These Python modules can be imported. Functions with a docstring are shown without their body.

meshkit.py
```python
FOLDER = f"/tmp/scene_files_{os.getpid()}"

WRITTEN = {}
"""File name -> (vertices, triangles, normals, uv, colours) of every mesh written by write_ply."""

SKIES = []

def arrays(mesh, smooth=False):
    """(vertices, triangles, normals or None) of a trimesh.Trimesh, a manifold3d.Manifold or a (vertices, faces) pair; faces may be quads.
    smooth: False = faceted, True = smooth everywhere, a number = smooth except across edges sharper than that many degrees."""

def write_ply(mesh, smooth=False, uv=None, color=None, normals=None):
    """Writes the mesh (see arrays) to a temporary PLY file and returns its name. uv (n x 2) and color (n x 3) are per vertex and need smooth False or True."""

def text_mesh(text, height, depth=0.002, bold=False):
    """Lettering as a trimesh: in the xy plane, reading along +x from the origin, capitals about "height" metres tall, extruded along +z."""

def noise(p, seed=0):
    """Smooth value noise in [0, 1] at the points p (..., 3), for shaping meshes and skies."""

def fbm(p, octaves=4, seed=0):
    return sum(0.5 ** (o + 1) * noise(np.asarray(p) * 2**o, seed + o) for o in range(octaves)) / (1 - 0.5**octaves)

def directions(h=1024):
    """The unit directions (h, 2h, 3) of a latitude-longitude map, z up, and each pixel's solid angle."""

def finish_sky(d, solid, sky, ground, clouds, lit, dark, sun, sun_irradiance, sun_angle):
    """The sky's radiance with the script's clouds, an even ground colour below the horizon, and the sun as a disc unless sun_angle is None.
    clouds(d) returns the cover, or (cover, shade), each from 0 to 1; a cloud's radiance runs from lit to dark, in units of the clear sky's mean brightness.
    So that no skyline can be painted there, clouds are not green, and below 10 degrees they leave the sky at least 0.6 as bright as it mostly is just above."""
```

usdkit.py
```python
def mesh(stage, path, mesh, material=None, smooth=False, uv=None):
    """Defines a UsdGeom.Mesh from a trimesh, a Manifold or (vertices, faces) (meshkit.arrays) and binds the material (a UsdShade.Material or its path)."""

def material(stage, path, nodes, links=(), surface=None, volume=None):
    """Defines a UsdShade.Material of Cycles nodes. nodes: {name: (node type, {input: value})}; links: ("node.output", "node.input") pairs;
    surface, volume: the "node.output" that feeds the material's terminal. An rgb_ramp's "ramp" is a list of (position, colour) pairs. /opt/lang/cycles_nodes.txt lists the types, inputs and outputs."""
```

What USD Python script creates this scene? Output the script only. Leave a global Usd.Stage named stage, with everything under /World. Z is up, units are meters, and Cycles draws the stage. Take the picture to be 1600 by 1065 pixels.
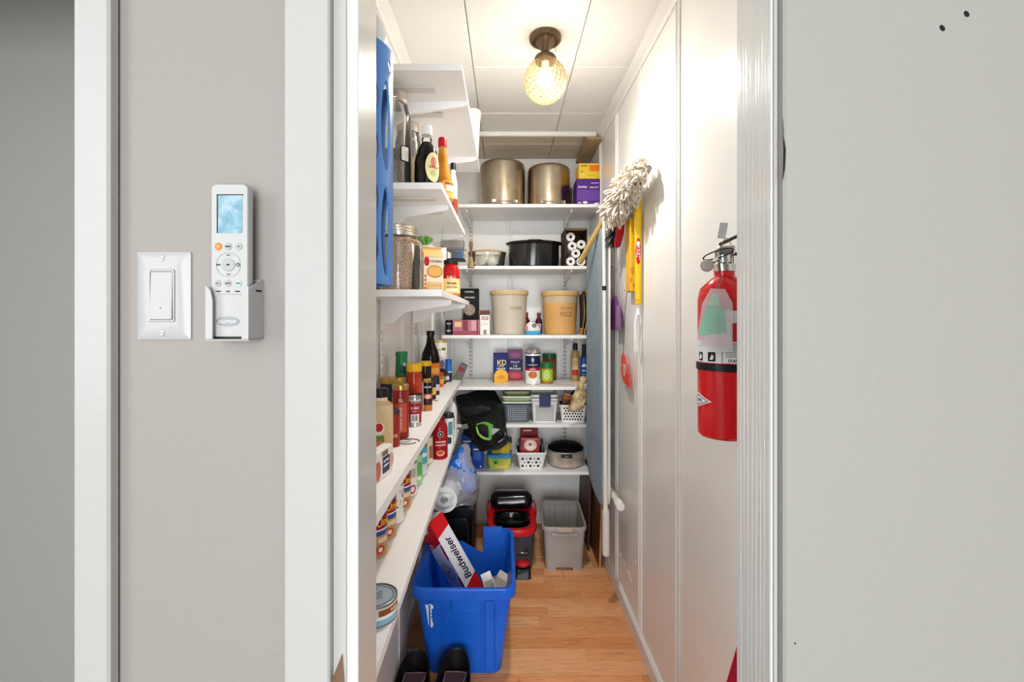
import math, random
import numpy as np, trimesh, usdkit, meshkit
import manifold3d as m3
from pxr import Usd, UsdGeom, UsdLux, UsdShade, Gf, Sdf
from shapely.geometry import Polygon, Point, box as sbox
from shapely import affinity

stage = Usd.Stage.CreateInMemory()
UsdGeom.SetStageUpAxis(stage, 'Z'); UsdGeom.SetStageMetersPerUnit(stage, 1.0)
UsdGeom.Xform.Define(stage, '/World'); UsdGeom.Scope.Define(stage, '/World/Looks')
PI = math.pi
F, PU, PV, EYE = 720.0, 790.0, 495.0, 1.34      # focal length and principal point in pixels of the 1600x1065 photograph, eye height

# ---------------------------------------------------------------- camera, light, exposure
cam = UsdGeom.Camera.Define(stage, '/World/camera')
cam.AddTranslateOp().Set(Gf.Vec3d(0, 0, EYE)); cam.AddRotateXOp().Set(90.0)
cam.CreateHorizontalApertureAttr(36.0); cam.CreateVerticalApertureAttr(36.0 * 1065 / 1600)
cam.CreateFocalLengthAttr(36.0 * F / 1600)
cam.CreateHorizontalApertureOffsetAttr((800 - PU) / 1600 * 36.0)
cam.CreateVerticalApertureOffsetAttr(-(532.5 - PV) / 1600 * 36.0)
cam.CreateClippingRangeAttr(Gf.Vec2f(0.02, 100))
cam.CreateExposureAttr(0.0)

def rect_light(name, loc, rot, w, h, power, color=(1, 1, 1)):
    l = UsdLux.RectLight.Define(stage, '/World/' + name)
    l.AddTranslateOp().Set(Gf.Vec3d(*loc)); l.AddRotateXYZOp().Set(Gf.Vec3f(*rot))
    l.CreateWidthAttr(w); l.CreateHeightAttr(h); l.CreateIntensityAttr(power); l.CreateColorAttr(Gf.Vec3f(*color))
    return l
HALL_CEIL, HALL_SIDE, HALL_BACK, BULB = 0.1, 5.6, 12.8, 1230.0
rect_light('hall_ceiling_light', (0.1, -1.0, 2.36), (0, 0, 0), 1.5, 1.5, HALL_CEIL, (0.95, 0.98, 1.0))
rect_light('hall_side_window', (-1.55, -0.75, 1.7), (0, -90, 0), 1.3, 0.9, HALL_SIDE, (0.90, 0.96, 1.0))
rect_light('hall_back_fill', (0.1, -2.94, 1.15), (90, 0, 0), 2.0, 2.0, HALL_BACK, (0.94, 0.972, 1.0))  # added fill with no known source, brightens the pantry through the doorway

# ---------------------------------------------------------------- helpers
def lin(h):
    h = h.lstrip('#'); v = np.array([int(h[i:i + 2], 16) / 255 for i in (0, 2, 4)])
    return tuple(np.where(v <= 0.04045, v / 12.92, ((v + 0.055) / 1.055) ** 2.4))

_mats = {}
def pm(col, rough=0.5, metal=0.0, bump=None, var=None, coat=0.0, trans=0.0, emit=0.0, spec=0.32, stretch=None, sub=0.0):
    """A principled material. bump=(scale, distance); var=(second colour, scale); stretch scales the object coordinates."""
    key = repr((col, rough, metal, bump, var, coat, trans, emit, spec, stretch, sub))
    if key in _mats: return _mats[key]
    n = {'p': ('principled_bsdf', dict(base_color=lin(col), roughness=rough, metallic=metal, coat_weight=coat, coat_roughness=0.08,
         transmission_weight=trans, specular_ior_level=spec, emission_strength=emit, emission_color=lin(col)))}
    if sub: n['p'][1].update(subsurface_weight=sub, subsurface_scale=0.02)
    L = []
    if bump or var:
        n['t'] = ('texture_coordinate', {})
        src = 't.object'
        if stretch:
            n['m'] = ('mapping', {'scale': stretch}); L.append(('t.object', 'm.vector')); src = 'm.vector'
    if var:
        n['vn'] = ('noise_texture', {'scale': var[1], 'detail': 4.0}); L.append((src, 'vn.vector'))
        n['vr'] = ('rgb_ramp', {'ramp': [(0.35, lin(col)), (0.65, lin(var[0]))]})
        L += [('vn.fac', 'vr.fac'), ('vr.color', 'p.base_color')]
    if bump:
        n['bn'] = ('noise_texture', {'scale': bump[0], 'detail': 3.0}); L.append((src, 'bn.vector'))
        n['b'] = ('bump', {'strength': 1.0, 'distance': bump[1]}); L += [('bn.fac', 'b.height'), ('b.normal', 'p.normal')]
    _mats[key] = usdkit.material(stage, f'/World/Looks/look_{len(_mats):03d}', n, L, surface='p.BSDF')
    return _mats[key]

_used = {}
def numbered(parent, name):
    k = _used.get((parent, name), 0); _used[(parent, name)] = k + 1
    return f'{parent}/{name}' if k == 0 else f'{parent}/{name}_{k:03d}'

def tag(prim, label=None, cat=None, group=None, kind=None):
    for k, v in (('label', label), ('category', cat), ('group', group), ('kind', kind)):
        if v: prim.SetCustomDataByKey(k, v)

def thing(name, label, cat, loc=(0, 0, 0), rz=0.0, group=None, kind=None, rot=None):
    p = numbered('/World', name); x = UsdGeom.Xform.Define(stage, p)
    x.AddTranslateOp().Set(Gf.Vec3d(*map(float, loc)))
    if rot is not None: x.AddRotateXYZOp().Set(Gf.Vec3f(*rot))
    elif rz: x.AddRotateZOp().Set(float(rz))
    tag(x.GetPrim(), label, cat, group, kind); return p

def part(parent, name, mesh, mat, smooth=35, label=None, kind=None):
    if isinstance(mesh, (list, tuple)) and not isinstance(mesh[0], np.ndarray): mesh = trimesh.util.concatenate(list(mesh))
    p = numbered(parent, name); m = usdkit.mesh(stage, p, mesh, mat, smooth=smooth)
    tag(m.GetPrim(), label, kind=kind); return p

def structure(name, label=None):
    p = numbered('/World', name); x = UsdGeom.Xform.Define(stage, p); tag(x.GetPrim(), label, kind='structure'); return p
def struct_mesh(name, mesh, mat, label=None, smooth=35):
    p = part('/World', name, mesh, mat, smooth); tag(stage.GetPrimAtPath(p), label, kind='structure'); return p

def mv(m, x=0, y=0, z=0): m = m.copy(); m.apply_translation((x, y, z)); return m
def rt(m, deg, axis, pt=(0, 0, 0)):
    m = m.copy(); m.apply_transform(trimesh.transformations.rotation_matrix(math.radians(deg), axis, pt)); return m
def bx(x0, x1, y0, y1, z0, z1, ch=0.0):
    h = np.array([(x1 - x0) / 2, (y1 - y0) / 2, (z1 - z0) / 2]); c = np.array([(x0 + x1) / 2, (y0 + y1) / 2, (z0 + z1) / 2])
    if ch <= 0: m = trimesh.creation.box(h * 2)
    else:
        ch = min(ch, h.min() * 0.9); pts = []
        for s in np.ndindex(2, 2, 2):
            g = np.array(s) * 2 - 1
            for k in range(3):
                q = h - ch; q[k] = h[k]; pts.append(g * q)
        m = trimesh.convex.convex_hull(np.array(pts))
    m.apply_translation(c); return m
def rev(prof, n=32): return trimesh.creation.revolve(np.array(prof, float), sections=n)
def cyl(r, z0, z1, n=24, ch=0.0, x=0, y=0):
    c = min(ch, r * .5, (z1 - z0) * .45)
    pr = [(0, z0), (r - c, z0), (r, z0 + c), (r, z1 - c), (r - c, z1), (0, z1)] if c > 0 else [(0, z0), (r, z0), (r, z1), (0, z1)]
    return mv(rev(pr, n), x, y)
def ext(poly, h):
    gs = getattr(poly, 'geoms', [poly])
    return trimesh.util.concatenate([trimesh.creation.extrude_polygon(g, h, engine='earcut') for g in gs if g.area > 1e-10])
def tube(pts, r, n=8, closed=False):
    p = np.asarray(pts, float); N = len(p); r = np.broadcast_to(r, (N,))
    t = (np.roll(p, -1, 0) - np.roll(p, 1, 0)) if closed else np.gradient(p, axis=0)
    t /= np.linalg.norm(t, axis=1, keepdims=True) + 1e-12
    a = np.cross(t[0], [0, 0, 1.0]); a = np.cross(t[0], [1.0, 0, 0]) if np.linalg.norm(a) < 1e-3 else a
    A = []
    for k in range(N):
        a = a - t[k] * np.dot(a, t[k]); a /= np.linalg.norm(a) + 1e-12; A.append(a.copy())
    A = np.array(A); B = np.cross(t, A); w = np.arange(n) * 2 * PI / n
    v = (p[:, None] + r[:, None, None] * (np.cos(w)[None, :, None] * A[:, None] + np.sin(w)[None, :, None] * B[:, None])).reshape(-1, 3)
    f = []
    for i in range(N if closed else N - 1):
        j2 = (i + 1) % N
        for j in range(n):
            k = (j + 1) % n; f += [[i * n + j, i * n + k, j2 * n + k], [i * n + j, j2 * n + k, j2 * n + j]]
    if not closed:
        v = np.vstack([v, p[0], p[-1]]); c0, c1 = len(v) - 2, len(v) - 1
        for j in range(n):
            k = (j + 1) % n; f += [[c0, k, j], [c1, (N - 1) * n + j, (N - 1) * n + k]]
    return trimesh.Trimesh(v, f, process=False)
def curve(pts, n=24):
    """Catmull-Rom through points."""
    p = np.asarray(pts, float); p = np.vstack([2 * p[0] - p[1], p, 2 * p[-1] - p[-2]]); out = []
    k = len(p) - 3
    for s in np.linspace(0, k - 1e-9, n):
        i = int(s); t = s - i; a, b, c, d = p[i:i + 4]
        out.append(0.5 * ((2 * b) + (-a + c) * t + (2 * a - 5 * b + 4 * c - d) * t * t + (-a + 3 * b - 3 * c + d) * t ** 3))
    return np.array(out)
def rring(w, d, r, z, n=4, x=0, y=0):
    r = min(r, w / 2 * .999, d / 2 * .999); o = []
    for cx, cy, a0 in ((1, 1, 0), (-1, 1, 90), (-1, -1, 180), (1, -1, 270)):
        for k in range(n + 1):
            a = math.radians(a0 + 90 * k / n); o.append((x + cx * (w / 2 - r) + r * math.cos(a), y + cy * (d / 2 - r) + r * math.sin(a), z))
    return np.array(o)
def loft(rings):
    """Closed solid through rings of equal point count, with fan caps."""
    n = len(rings[0]); v = np.vstack(rings); f = []
    for i in range(len(rings) - 1):
        for j in range(n):
            k = (j + 1) % n; f += [[i * n + j, i * n + k, (i + 1) * n + k], [i * n + j, (i + 1) * n + k, (i + 1) * n + j]]
    v = np.vstack([v, rings[0].mean(0), rings[-1].mean(0)]); c0, c1 = len(v) - 2, len(v) - 1; o = (len(rings) - 1) * n
    for j in range(n):
        k = (j + 1) % n; f += [[c0, k, j], [c1, o + j, o + k]]
    return trimesh.Trimesh(v, f, process=False)
def ringloft(rings):
    """Closed ring (no caps): the last ring joins the first."""
    n = len(rings[0]); K = len(rings); v = np.vstack(rings); f = []
    for i in range(K):
        i2 = (i + 1) % K
        for j in range(n):
            k = (j + 1) % n; f += [[i * n + j, i * n + k, i2 * n + k], [i * n + j, i2 * n + k, i2 * n + j]]
    m = trimesh.Trimesh(v, f, process=False); m.invert() if m.volume < 0 else None; return m
def tub(w0, d0, w1, d1, h, t, r, lip=0.0, n=4):
    """Open tapered container: bottom w0 x d0, top w1 x d1."""
    R = [rring(w0, d0, r, 0, n), rring(w1, d1, r, h - (lip and 0.012), n)]
    if lip: R += [rring(w1 + 2 * lip, d1 + 2 * lip, r + lip, h - 0.012, n), rring(w1 + 2 * lip, d1 + 2 * lip, r + lip, h, n)]
    else: R += [rring(w1, d1, r, h, n)]
    R += [rring(w1 - 2 * t, d1 - 2 * t, max(r - t, .001), h, n), rring(w0 - 2 * t, d0 - 2 * t, max(r - t, .001), t, n)]
    return loft(R)
def man(m):
    return m3.Manifold(m3.Mesh(np.asarray(m.vertices, np.float32), np.asarray(m.faces, np.uint32)))
def unman(M):
    q = M.to_mesh(); return trimesh.Trimesh(q.vert_properties[:, :3], q.tri_verts, process=False)
def cut(m, cutters):
    m = m.copy(); m.merge_vertices(); A = man(m); B = m3.Manifold.batch_boolean([man(c) for c in cutters], m3.OpType.Add)
    R = A - B; return unman(R) if not R.is_empty() else m
def blob(balls, edges, seg=0.012, smooth=8, noise=0.0, nscale=12.0, seed=3):
    """Hulls of sphere pairs joined and smoothed. balls: list of (x, y, z, r); edges: tuples of ball indices."""
    S = [m3.Manifold.sphere(b[3], 20).translate(b[:3]) for b in balls]
    H = [m3.Manifold.batch_hull([S[i] for i in e]) for e in edges] or S
    M = m3.Manifold.batch_boolean(H, m3.OpType.Add).refine_to_length(seg)
    m = unman(M); m.merge_vertices(); trimesh.smoothing.filter_taubin(m, iterations=smooth)
    if noise:
        q = m.vertices * nscale
        m.vertices = m.vertices + m.vertex_normals * ((meshkit.fbm(q + 100, 3, seed) - 0.5) * 2 * noise)[:, None]
    return m

_txt = {}
def T(s, h, bold=False, shear=0.0):
    """Lettering centred on the origin in the xy plane, 0.5 mm thick."""
    k = (s, h, bold, shear)
    if k not in _txt:
        m = meshkit.text_mesh(s, h, 0.0005, bold); b = m.bounds
        m.apply_translation((-(b[0][0] + b[1][0]) / 2, -(b[0][1] + b[1][1]) / 2, 0))
        if shear: m.vertices[:, 0] += shear * m.vertices[:, 1]
        _txt[k] = m
    return _txt[k].copy()
def Tw(s, w, bold=True, shear=0.0, hmax=1.0):
    """Lettering of a given width."""
    m = T(s, 0.02, bold, shear); e = m.extents; k = min(w / e[0], hmax / e[1]); m.apply_scale((k, k, 1)); return m
def onface(m, ox, oy, oz, face='f', lift=0.0):
    """Puts a flat xy mesh on a local face: f front (-y), r right (+x), l left (-x), t top (+z), at the point given."""
    m = m.copy() if isinstance(m, trimesh.Trimesh) else ext(m, 0.0005)
    M = {'f': [[1, 0, 0], [0, 0, -1], [0, 1, 0]], 'r': [[0, 0, 1], [1, 0, 0], [0, 1, 0]], 'l': [[0, 0, -1], [-1, 0, 0], [0, 1, 0]], 't': [[1, 0, 0], [0, 1, 0], [0, 0, 1]]}[face]
    m.vertices = (m.vertices + [0, 0, lift]) @ np.array(M, float).T + [ox, oy, oz]
    return m
def wrap(m, R, z, ang=0.0, lift=0.0):
    """Wraps a flat xy mesh round a cylinder of radius R about z; angle 0 faces -y."""
    if not isinstance(m, trimesh.Trimesh):
        b = m.bounds; step = R * 0.16; parts = []
        k0, k1 = int(math.floor(b[0] / step)), int(math.ceil(b[2] / step))
        for k in range(k0, k1):
            q = m.intersection(sbox(k * step, b[1] - 1, (k + 1) * step, b[3] + 1))
            for g in getattr(q, 'geoms', [q]):
                if g.geom_type == 'Polygon' and g.area > 1e-9: parts.append(trimesh.creation.extrude_polygon(g, 0.0005, engine='earcut'))
        m = trimesh.util.concatenate(parts)
    m = m.copy(); v = m.vertices; a = v[:, 0] / R + math.radians(ang); q = R + v[:, 2] + lift
    m.vertices = np.stack([q * np.sin(a), -q * np.cos(a), z + v[:, 1]], 1); return m
def ell(a, b, n=28): return affinity.scale(Point(0, 0).buffer(1, n // 4), a, b)
def rr(w, h, r=0.0):
    return sbox(-w / 2, -h / 2, w / 2, h / 2) if r <= 0 else sbox(-w / 2 + r, -h / 2 + r, w / 2 - r, h / 2 - r).buffer(r, 4)

def at(u, v, y): return np.array([(u - PU) * y / F, y, EYE + (PV - v) * y / F])
def on(u, v, Z):
    y = F * (EYE - Z) / (v - PV); return (u - PU) * y / F, y
def face_cam(x, y, off=0.0): return math.degrees(math.atan2(-x, y)) + off    # rz that turns the front (-y) of a thing to the eye

# ---------------------------------------------------------------- looks
DIMMED_TRIM = pm('#a6a5a2', 0.32, bump=(60, 0.0006))  # white hall trim, colour darkened to offset the strong hall light
PTRIM = pm('#ebeae7', 0.32)  # the same white trim left bright inside the pantry
SHELF = pm('#f6f5f3', 0.35)
PANTRY = pm('#f2f1ee', 0.24, bump=(420, 0.00035), coat=0.25)
GREIGE = pm('#8c8681', 0.55, bump=(130, 0.0006))  # hall wall paint, also darkened to balance hall light against the pantry
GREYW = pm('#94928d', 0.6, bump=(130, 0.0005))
CEIL = pm('#e2e1de', 0.5)
GRAINW = pm('#d2d0cb', 0.25, bump=(9, 0.0006), stretch=(18, 18, 1.0), coat=0.4)
STEEL = pm('#cfc8bd', 0.22, 1.0); TIN = pm('#c9c9c6', 0.28, 1.0); CHROME = pm('#d8d8d8', 0.1, 1.0)
BLACK = pm('#131315', 0.4); BLACKG = pm('#0c0c0e', 0.15); WHITE = pm('#f2f2ef', 0.4); WHITEP = pm('#f4f4f2', 0.3)
INK = pm('#1b1b20', 0.5); RED = pm('#c01824', 0.4); NAVY = pm('#1a2558', 0.4); YEL = pm('#f2c319', 0.4); GREEN = pm('#2f8a3c', 0.4)
CREAM = pm('#efe2c4', 0.5); ORANGE = pm('#ef8422', 0.4); BLUE = pm('#1f5fd0', 0.35); TAN = pm('#d8b077', 0.5); BROWN = pm('#6b3d20', 0.5)
PINK = pm('#d88a94', 0.45); GREY = pm('#8b8b8a', 0.5); TEAL = pm('#3fa9bd', 0.4); MAROON = pm('#7d1327', 0.4); LIME = pm('#8fcf5a', 0.4)
def glassy(name, tint, rough=0.05, body=0.12):
    return usdkit.material(stage, f'/World/Looks/{name}', {
        'tr': ('transparent_bsdf', {'color': tint}), 'gl': ('glossy_bsdf', {'color': (1, 1, 1), 'roughness': rough}), 'di': ('diffuse_bsdf', {'color': tint}),
        'lw': ('layer_weight', {'blend': 0.32}), 'm0': ('mix_closure', {'fac': body}), 'm': ('mix_closure', {})},
        [('tr.BSDF', 'm0.closure1'), ('di.BSDF', 'm0.closure2'), ('lw.fresnel', 'm.fac'), ('m0.closure', 'm.closure1'), ('gl.BSDF', 'm.closure2')], surface='m.closure')
GLASS = glassy('clear_glass', (0.985, 0.985, 0.97), 0.04, 0.045); FILM = glassy('plastic_film', (0.93, 0.95, 0.97), 0.12, 0.25)
# ================================================================ structure
XL, XR, YB, YF, ZC = -0.42, 0.546, 3.0, 0.69, 2.37
# floor: laminate planks, each with two or three printed strips
def wood(name, seed):
    return usdkit.material(stage, f'/World/Looks/{name}', {
        'g': ('geometry', {}), 'sp': ('separate_xyz', {}), 'oi': ('object_info', {}),
        'row': ('math', {'math_type': 'multiply', 'value2': 1 / 0.0665}), 'rowf': ('math', {'math_type': 'floor'}),
        'wr': ('white_noise_texture', {'dimensions': '1D'}),
        'xs': ('math', {'math_type': 'multiply_add', 'value2': 1 / 0.42}), 'xf': ('math', {'math_type': 'floor'}),
        'cc': ('combine_xyz', {'z': seed}), 'wn': ('white_noise_texture', {'dimensions': '3D'}),
        'ramp': ('rgb_ramp', {'ramp': [(0, lin('#d98f52')), (0.35, lin('#e39c62')), (0.7, lin('#eca974')), (1, lin('#f1b683'))]}),
        'mp': ('mapping', {'scale': (2.2, 30, 1)}), 'off': ('vector_math', {'math_type': 'add'}), 'nz': ('noise_texture', {'scale': 4.0, 'detail': 5.0, 'distortion': 1.2}),
        'gr': ('rgb_ramp', {'ramp': [(0.3, (0.62, 0.50, 0.42)), (0.5, (1, 1, 1)), (0.75, (1.0, 0.95, 0.9))]}),
        'mx': ('mix_color', {'blend_type': 'multiply', 'fac': 0.75}),
        'p': ('principled_bsdf', {'roughness': 0.34}), 'bp': ('bump', {'distance': 0.0004})},
        [('g.position', 'sp.vector'), ('sp.y', 'row.value1'), ('row.value', 'rowf.value1'), ('rowf.value', 'wr.w'), ('sp.x', 'xs.value1'), ('wr.value', 'xs.value3'),
         ('xs.value', 'xf.value1'), ('xf.value', 'cc.x'), ('rowf.value', 'cc.y'), ('cc.vector', 'wn.vector'), ('wn.value', 'ramp.fac'),
         ('wn.color', 'off.vector1'), ('g.position', 'off.vector2'), ('off.vector', 'mp.vector'), ('mp.vector', 'nz.vector'), ('nz.fac', 'gr.fac'),
         ('ramp.color', 'mx.a'), ('gr.color', 'mx.b'), ('mx.result', 'p.base_color'), ('nz.fac', 'bp.height'), ('bp.normal', 'p.normal')], surface='p.BSDF')
WOOD = wood('laminate', 1.0)
fl = structure('floor')
part(fl, 'subfloor', bx(-2.0, 2.0, -3.2, 3.05, -0.05, -0.009), pm('#3a2a1e', 0.8))
y = 3.0; k = 0
seams = [3.0, 2.79, 2.575, 2.356, 2.139, 1.931, 1.72, 1.51, 1.30, 1.09, 0.88, 0.67]
cutx = [0.1, -0.2, 0.3, -0.17, -0.06, 0.62, 0.05, 0.35, -0.25, 0.2, 0.0]
for (y1, y0), cx in zip(zip(seams[:-1], seams[1:]), cutx):
    for a, b in ((XL + .002, cx), (cx, XR - .002)):
        if b > XR: b = XR - .002
        if b - a > .05: part(fl, 'plank', bx(a + .0006, b - .0006, y0 + .0007, y1 - .0007, -0.009, 0, 0.0012), WOOD, smooth=False)
part(fl, 'hall_floor', bx(-1.6, 1.9, -3.0, 0.669, -0.009, 0), pm('#a9a7a4', .5), smooth=False)

# ceiling: painted square panels
ce = structure('ceiling')
part(ce, 'backing', bx(-0.5, 0.6, 0.6, 3.05, ZC + .012, ZC + .05), pm('#c9c7c2', 0.7))
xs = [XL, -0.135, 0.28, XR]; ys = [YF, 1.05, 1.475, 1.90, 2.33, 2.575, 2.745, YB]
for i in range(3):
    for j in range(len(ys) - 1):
        part(ce, 'panel', bx(xs[i] + .0012, xs[i + 1] - .0012, ys[j] + .002, ys[j + 1] - .002, ZC, ZC + .014, 0.004), CEIL if j < 5 else pm('#dccfba', .55), smooth=False)  # alcove panels beige: warm bounced tint put into their colour
part(ce, 'hall_ceiling', bx(-2.0, 2.0, -3.05, 0.69, 2.4, 2.45), CEIL)
def crown(x, s):   # small cove between ceiling and wall
    p = Polygon([(0, 0), (0, -0.032), (0.006 * s, -0.034), (0.012 * s, -0.02), (0.03 * s, -0.010), (0.04 * s, -0.006), (0.04 * s, 0)])
    m = ext(p, YB - YF - .002); m.vertices = np.stack([m.vertices[:, 0] + x, m.vertices[:, 2] + YF + .001, m.vertices[:, 1] + ZC], 1); m.invert() if m.volume < 0 else None; return m
struct_mesh('trim', crown(XL, 1), PTRIM, 'white crown strip along the left wall under the ceiling')
struct_mesh('trim', crown(XR, -1), PTRIM, 'white crown strip along the right wall under the ceiling')
struct_mesh('trim', bx(XL + .041, XR - .041, 2.552, 2.575, ZC - .026, ZC - .0005, .004), PTRIM, 'white ceiling strip crossing the pantry in front of the back alcove')

# panelled walls: panels with battens
def panel_wall(name, edges, fn, label):
    s = structure(name, label)
    for a, b in zip(edges[:-1], edges[1:]): part(s, 'panel', fn(a + .0005, b - .0005, 0), PANTRY, smooth=False)
    for e in edges[1:-1]:
        for d in (-.021, .009): part(s, 'batten', fn(e + d, e + d + .012, 1), PANTRY)
    return s
EY = [YF, 1.05, 1.456, 1.865, 2.26, 2.65, YB]
wr_ = panel_wall('wall_right', EY, lambda a, b, k: bx(XR, XR + .03, a, b, 0, ZC) if k == 0 else bx(XR - .006, XR + .002, a, b, .07, ZC - .034, .0025), 'glossy white panelled right wall of the pantry')
chip = pm('#f8f8f6', 0.6)
for u, v in ((965, 855), (969, 866), (974, 876), (976, 880), (981, 893), (984, 899), (993, 877), (986, 906)):
    yy = XR * F / (u - PU); zz = EYE + (PV - v) * yy / F
    part(wr_, 'paint_chip', bx(XR - .0012, XR, yy - .010, yy + .008, zz - .006, zz + .005, .0008), chip)
panel_wall('wall_left', EY, lambda a, b, k: bx(XL - .03, XL, a, b, 0, ZC) if k == 0 else bx(XL - .002, XL + .006, a, b, 0, ZC - .034, .0025), 'white panelled left wall of the pantry behind the shelves')
EX = [XL, -0.34, 0.03, 0.36, XR]
panel_wall('wall_back', EX, lambda a, b, k: bx(a, b, YB, YB + .03, 0, ZC) if k == 0 else bx(a, b, YB - .004, YB + .002, 0, ZC, .002), 'white panelled back wall of the pantry')
struct_mesh('baseboard_right', loft([np.array([(XR - .013, y_, 0), (XR - .0002, y_, 0), (XR - .0002, y_, .075), (XR - .005, y_, .075), (XR - .013, y_, .064)]) for y_ in (YF + .001, YB - .001)]), PTRIM)
struct_mesh('baseboard_left', bx(XL + .0002, XL + .013, 1.84, YB - .02, 0, .075, .004), PTRIM)
struct_mesh('baseboard_back', bx(XL + .014, XR - .014, YB - .013, YB - .0002, 0, .03, .004), PTRIM)

# front wall (hall side carries the switch), door posts and casing
struct_mesh('wall_front_left', bx(-0.535, -0.2265, 0.605, YF, 0, 2.399), GREIGE, 'greige hall wall with the light switch, left of the pantry door')
wf = structure('wall_front_right', 'smooth pale grey painted wall panel right of the pantry door')
part(wf, 'panel', bx(0.3535, 1.9, 0.585, YF - .0005, 0, 2.399, .003), pm('#93918b', 0.42, bump=(90, 0.0005)), smooth=False)  # hall paint darkened here too against the strong hall light
hole = pm('#0d0c0c', 0.8)
for u, v in ((1472, 44), (1510, 22)):
    p = at(u, v, .585); q = rt(mv(ext(ell(.0028, .0042), .0012), 0, 0, -.0006), 90, (1, 0, 0)); part(wf, 'screw_hole', mv(rt(q, -35, (0, 1, 0)), *p), hole)
part(wf, 'hinge_gap', tube([at(1223, 184, .585), at(1224, 215, .585), at(1226, 235, .585), at(1225, 262, .585), at(1223, 281, .585)], [.0002, .0005, .0013, .0010, .0003]), hole)
part(wf, 'nail_speck', mv(cyl(.0012, 0, .001, 8), *at(1242, 1005, .585)), hole)
struct_mesh('trim', bx(0.3485, 0.3528, 0.598, YF - .001, 0, 2.05), DIMMED_TRIM, 'right post of the pantry door frame, rough painted timber')
tp = structure('trim', 'rough grainy painted timber post on the right of the pantry door')
part(tp, 'post_face', bx(0.3455, 0.3484, 0.600, YF - .001, 0, 2.05, .001), GRAINW)
rng = random.Random(4)
for k in range(8):   # raised grain ridges of the old timber
    yy = .605 + k * .0102 + rng.uniform(-.002, .002); z0 = rng.uniform(.1, .9); z1 = rng.uniform(1.55, 2.02)
    n_ = 26; zz = np.linspace(z0, z1, n_); w = np.cumsum(np.array([rng.uniform(-.0006, .0006) for _ in range(n_)]))
    part(tp, 'grain_ridge', tube(np.stack([np.full(n_, .3457), np.clip(yy + w, .6015, .688), zz], 1), np.interp(zz, [z0, (z0 + z1) / 2, z1], [.0002, .0006, .0003]), 5), GRAINW)
struct_mesh('trim', bx(-0.2262, -0.193, 0.603, YF - .001, 0, 2.05, .0015), GRAINW, 'glossy painted left post of the pantry door frame')
tl = structure('trim', 'white flat casing left of the pantry door')
part(tl, 'casing', bx(-0.2835, -0.2250, 0.588, 0.6048, 0, 2.12, .0025), DIMMED_TRIM)
part(tl, 'jamb_edge', bx(-0.2248, -0.2072, 0.600, 0.6028, 0, 2.05, .0008), DIMMED_TRIM)
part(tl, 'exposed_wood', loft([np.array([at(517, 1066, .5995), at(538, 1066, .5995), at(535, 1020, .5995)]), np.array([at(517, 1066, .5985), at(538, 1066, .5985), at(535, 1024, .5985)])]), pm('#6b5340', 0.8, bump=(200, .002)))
struct_mesh('trim', bx(-0.2835, 0.62, 0.588, 0.6048, 2.052, 2.12, .0025), DIMMED_TRIM, 'white head casing above the pantry door')
struct_mesh('wall_front_top', bx(-0.2262, 0.3528, 0.606, YF, 2.0505, 2.399), GREIGE)
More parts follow.
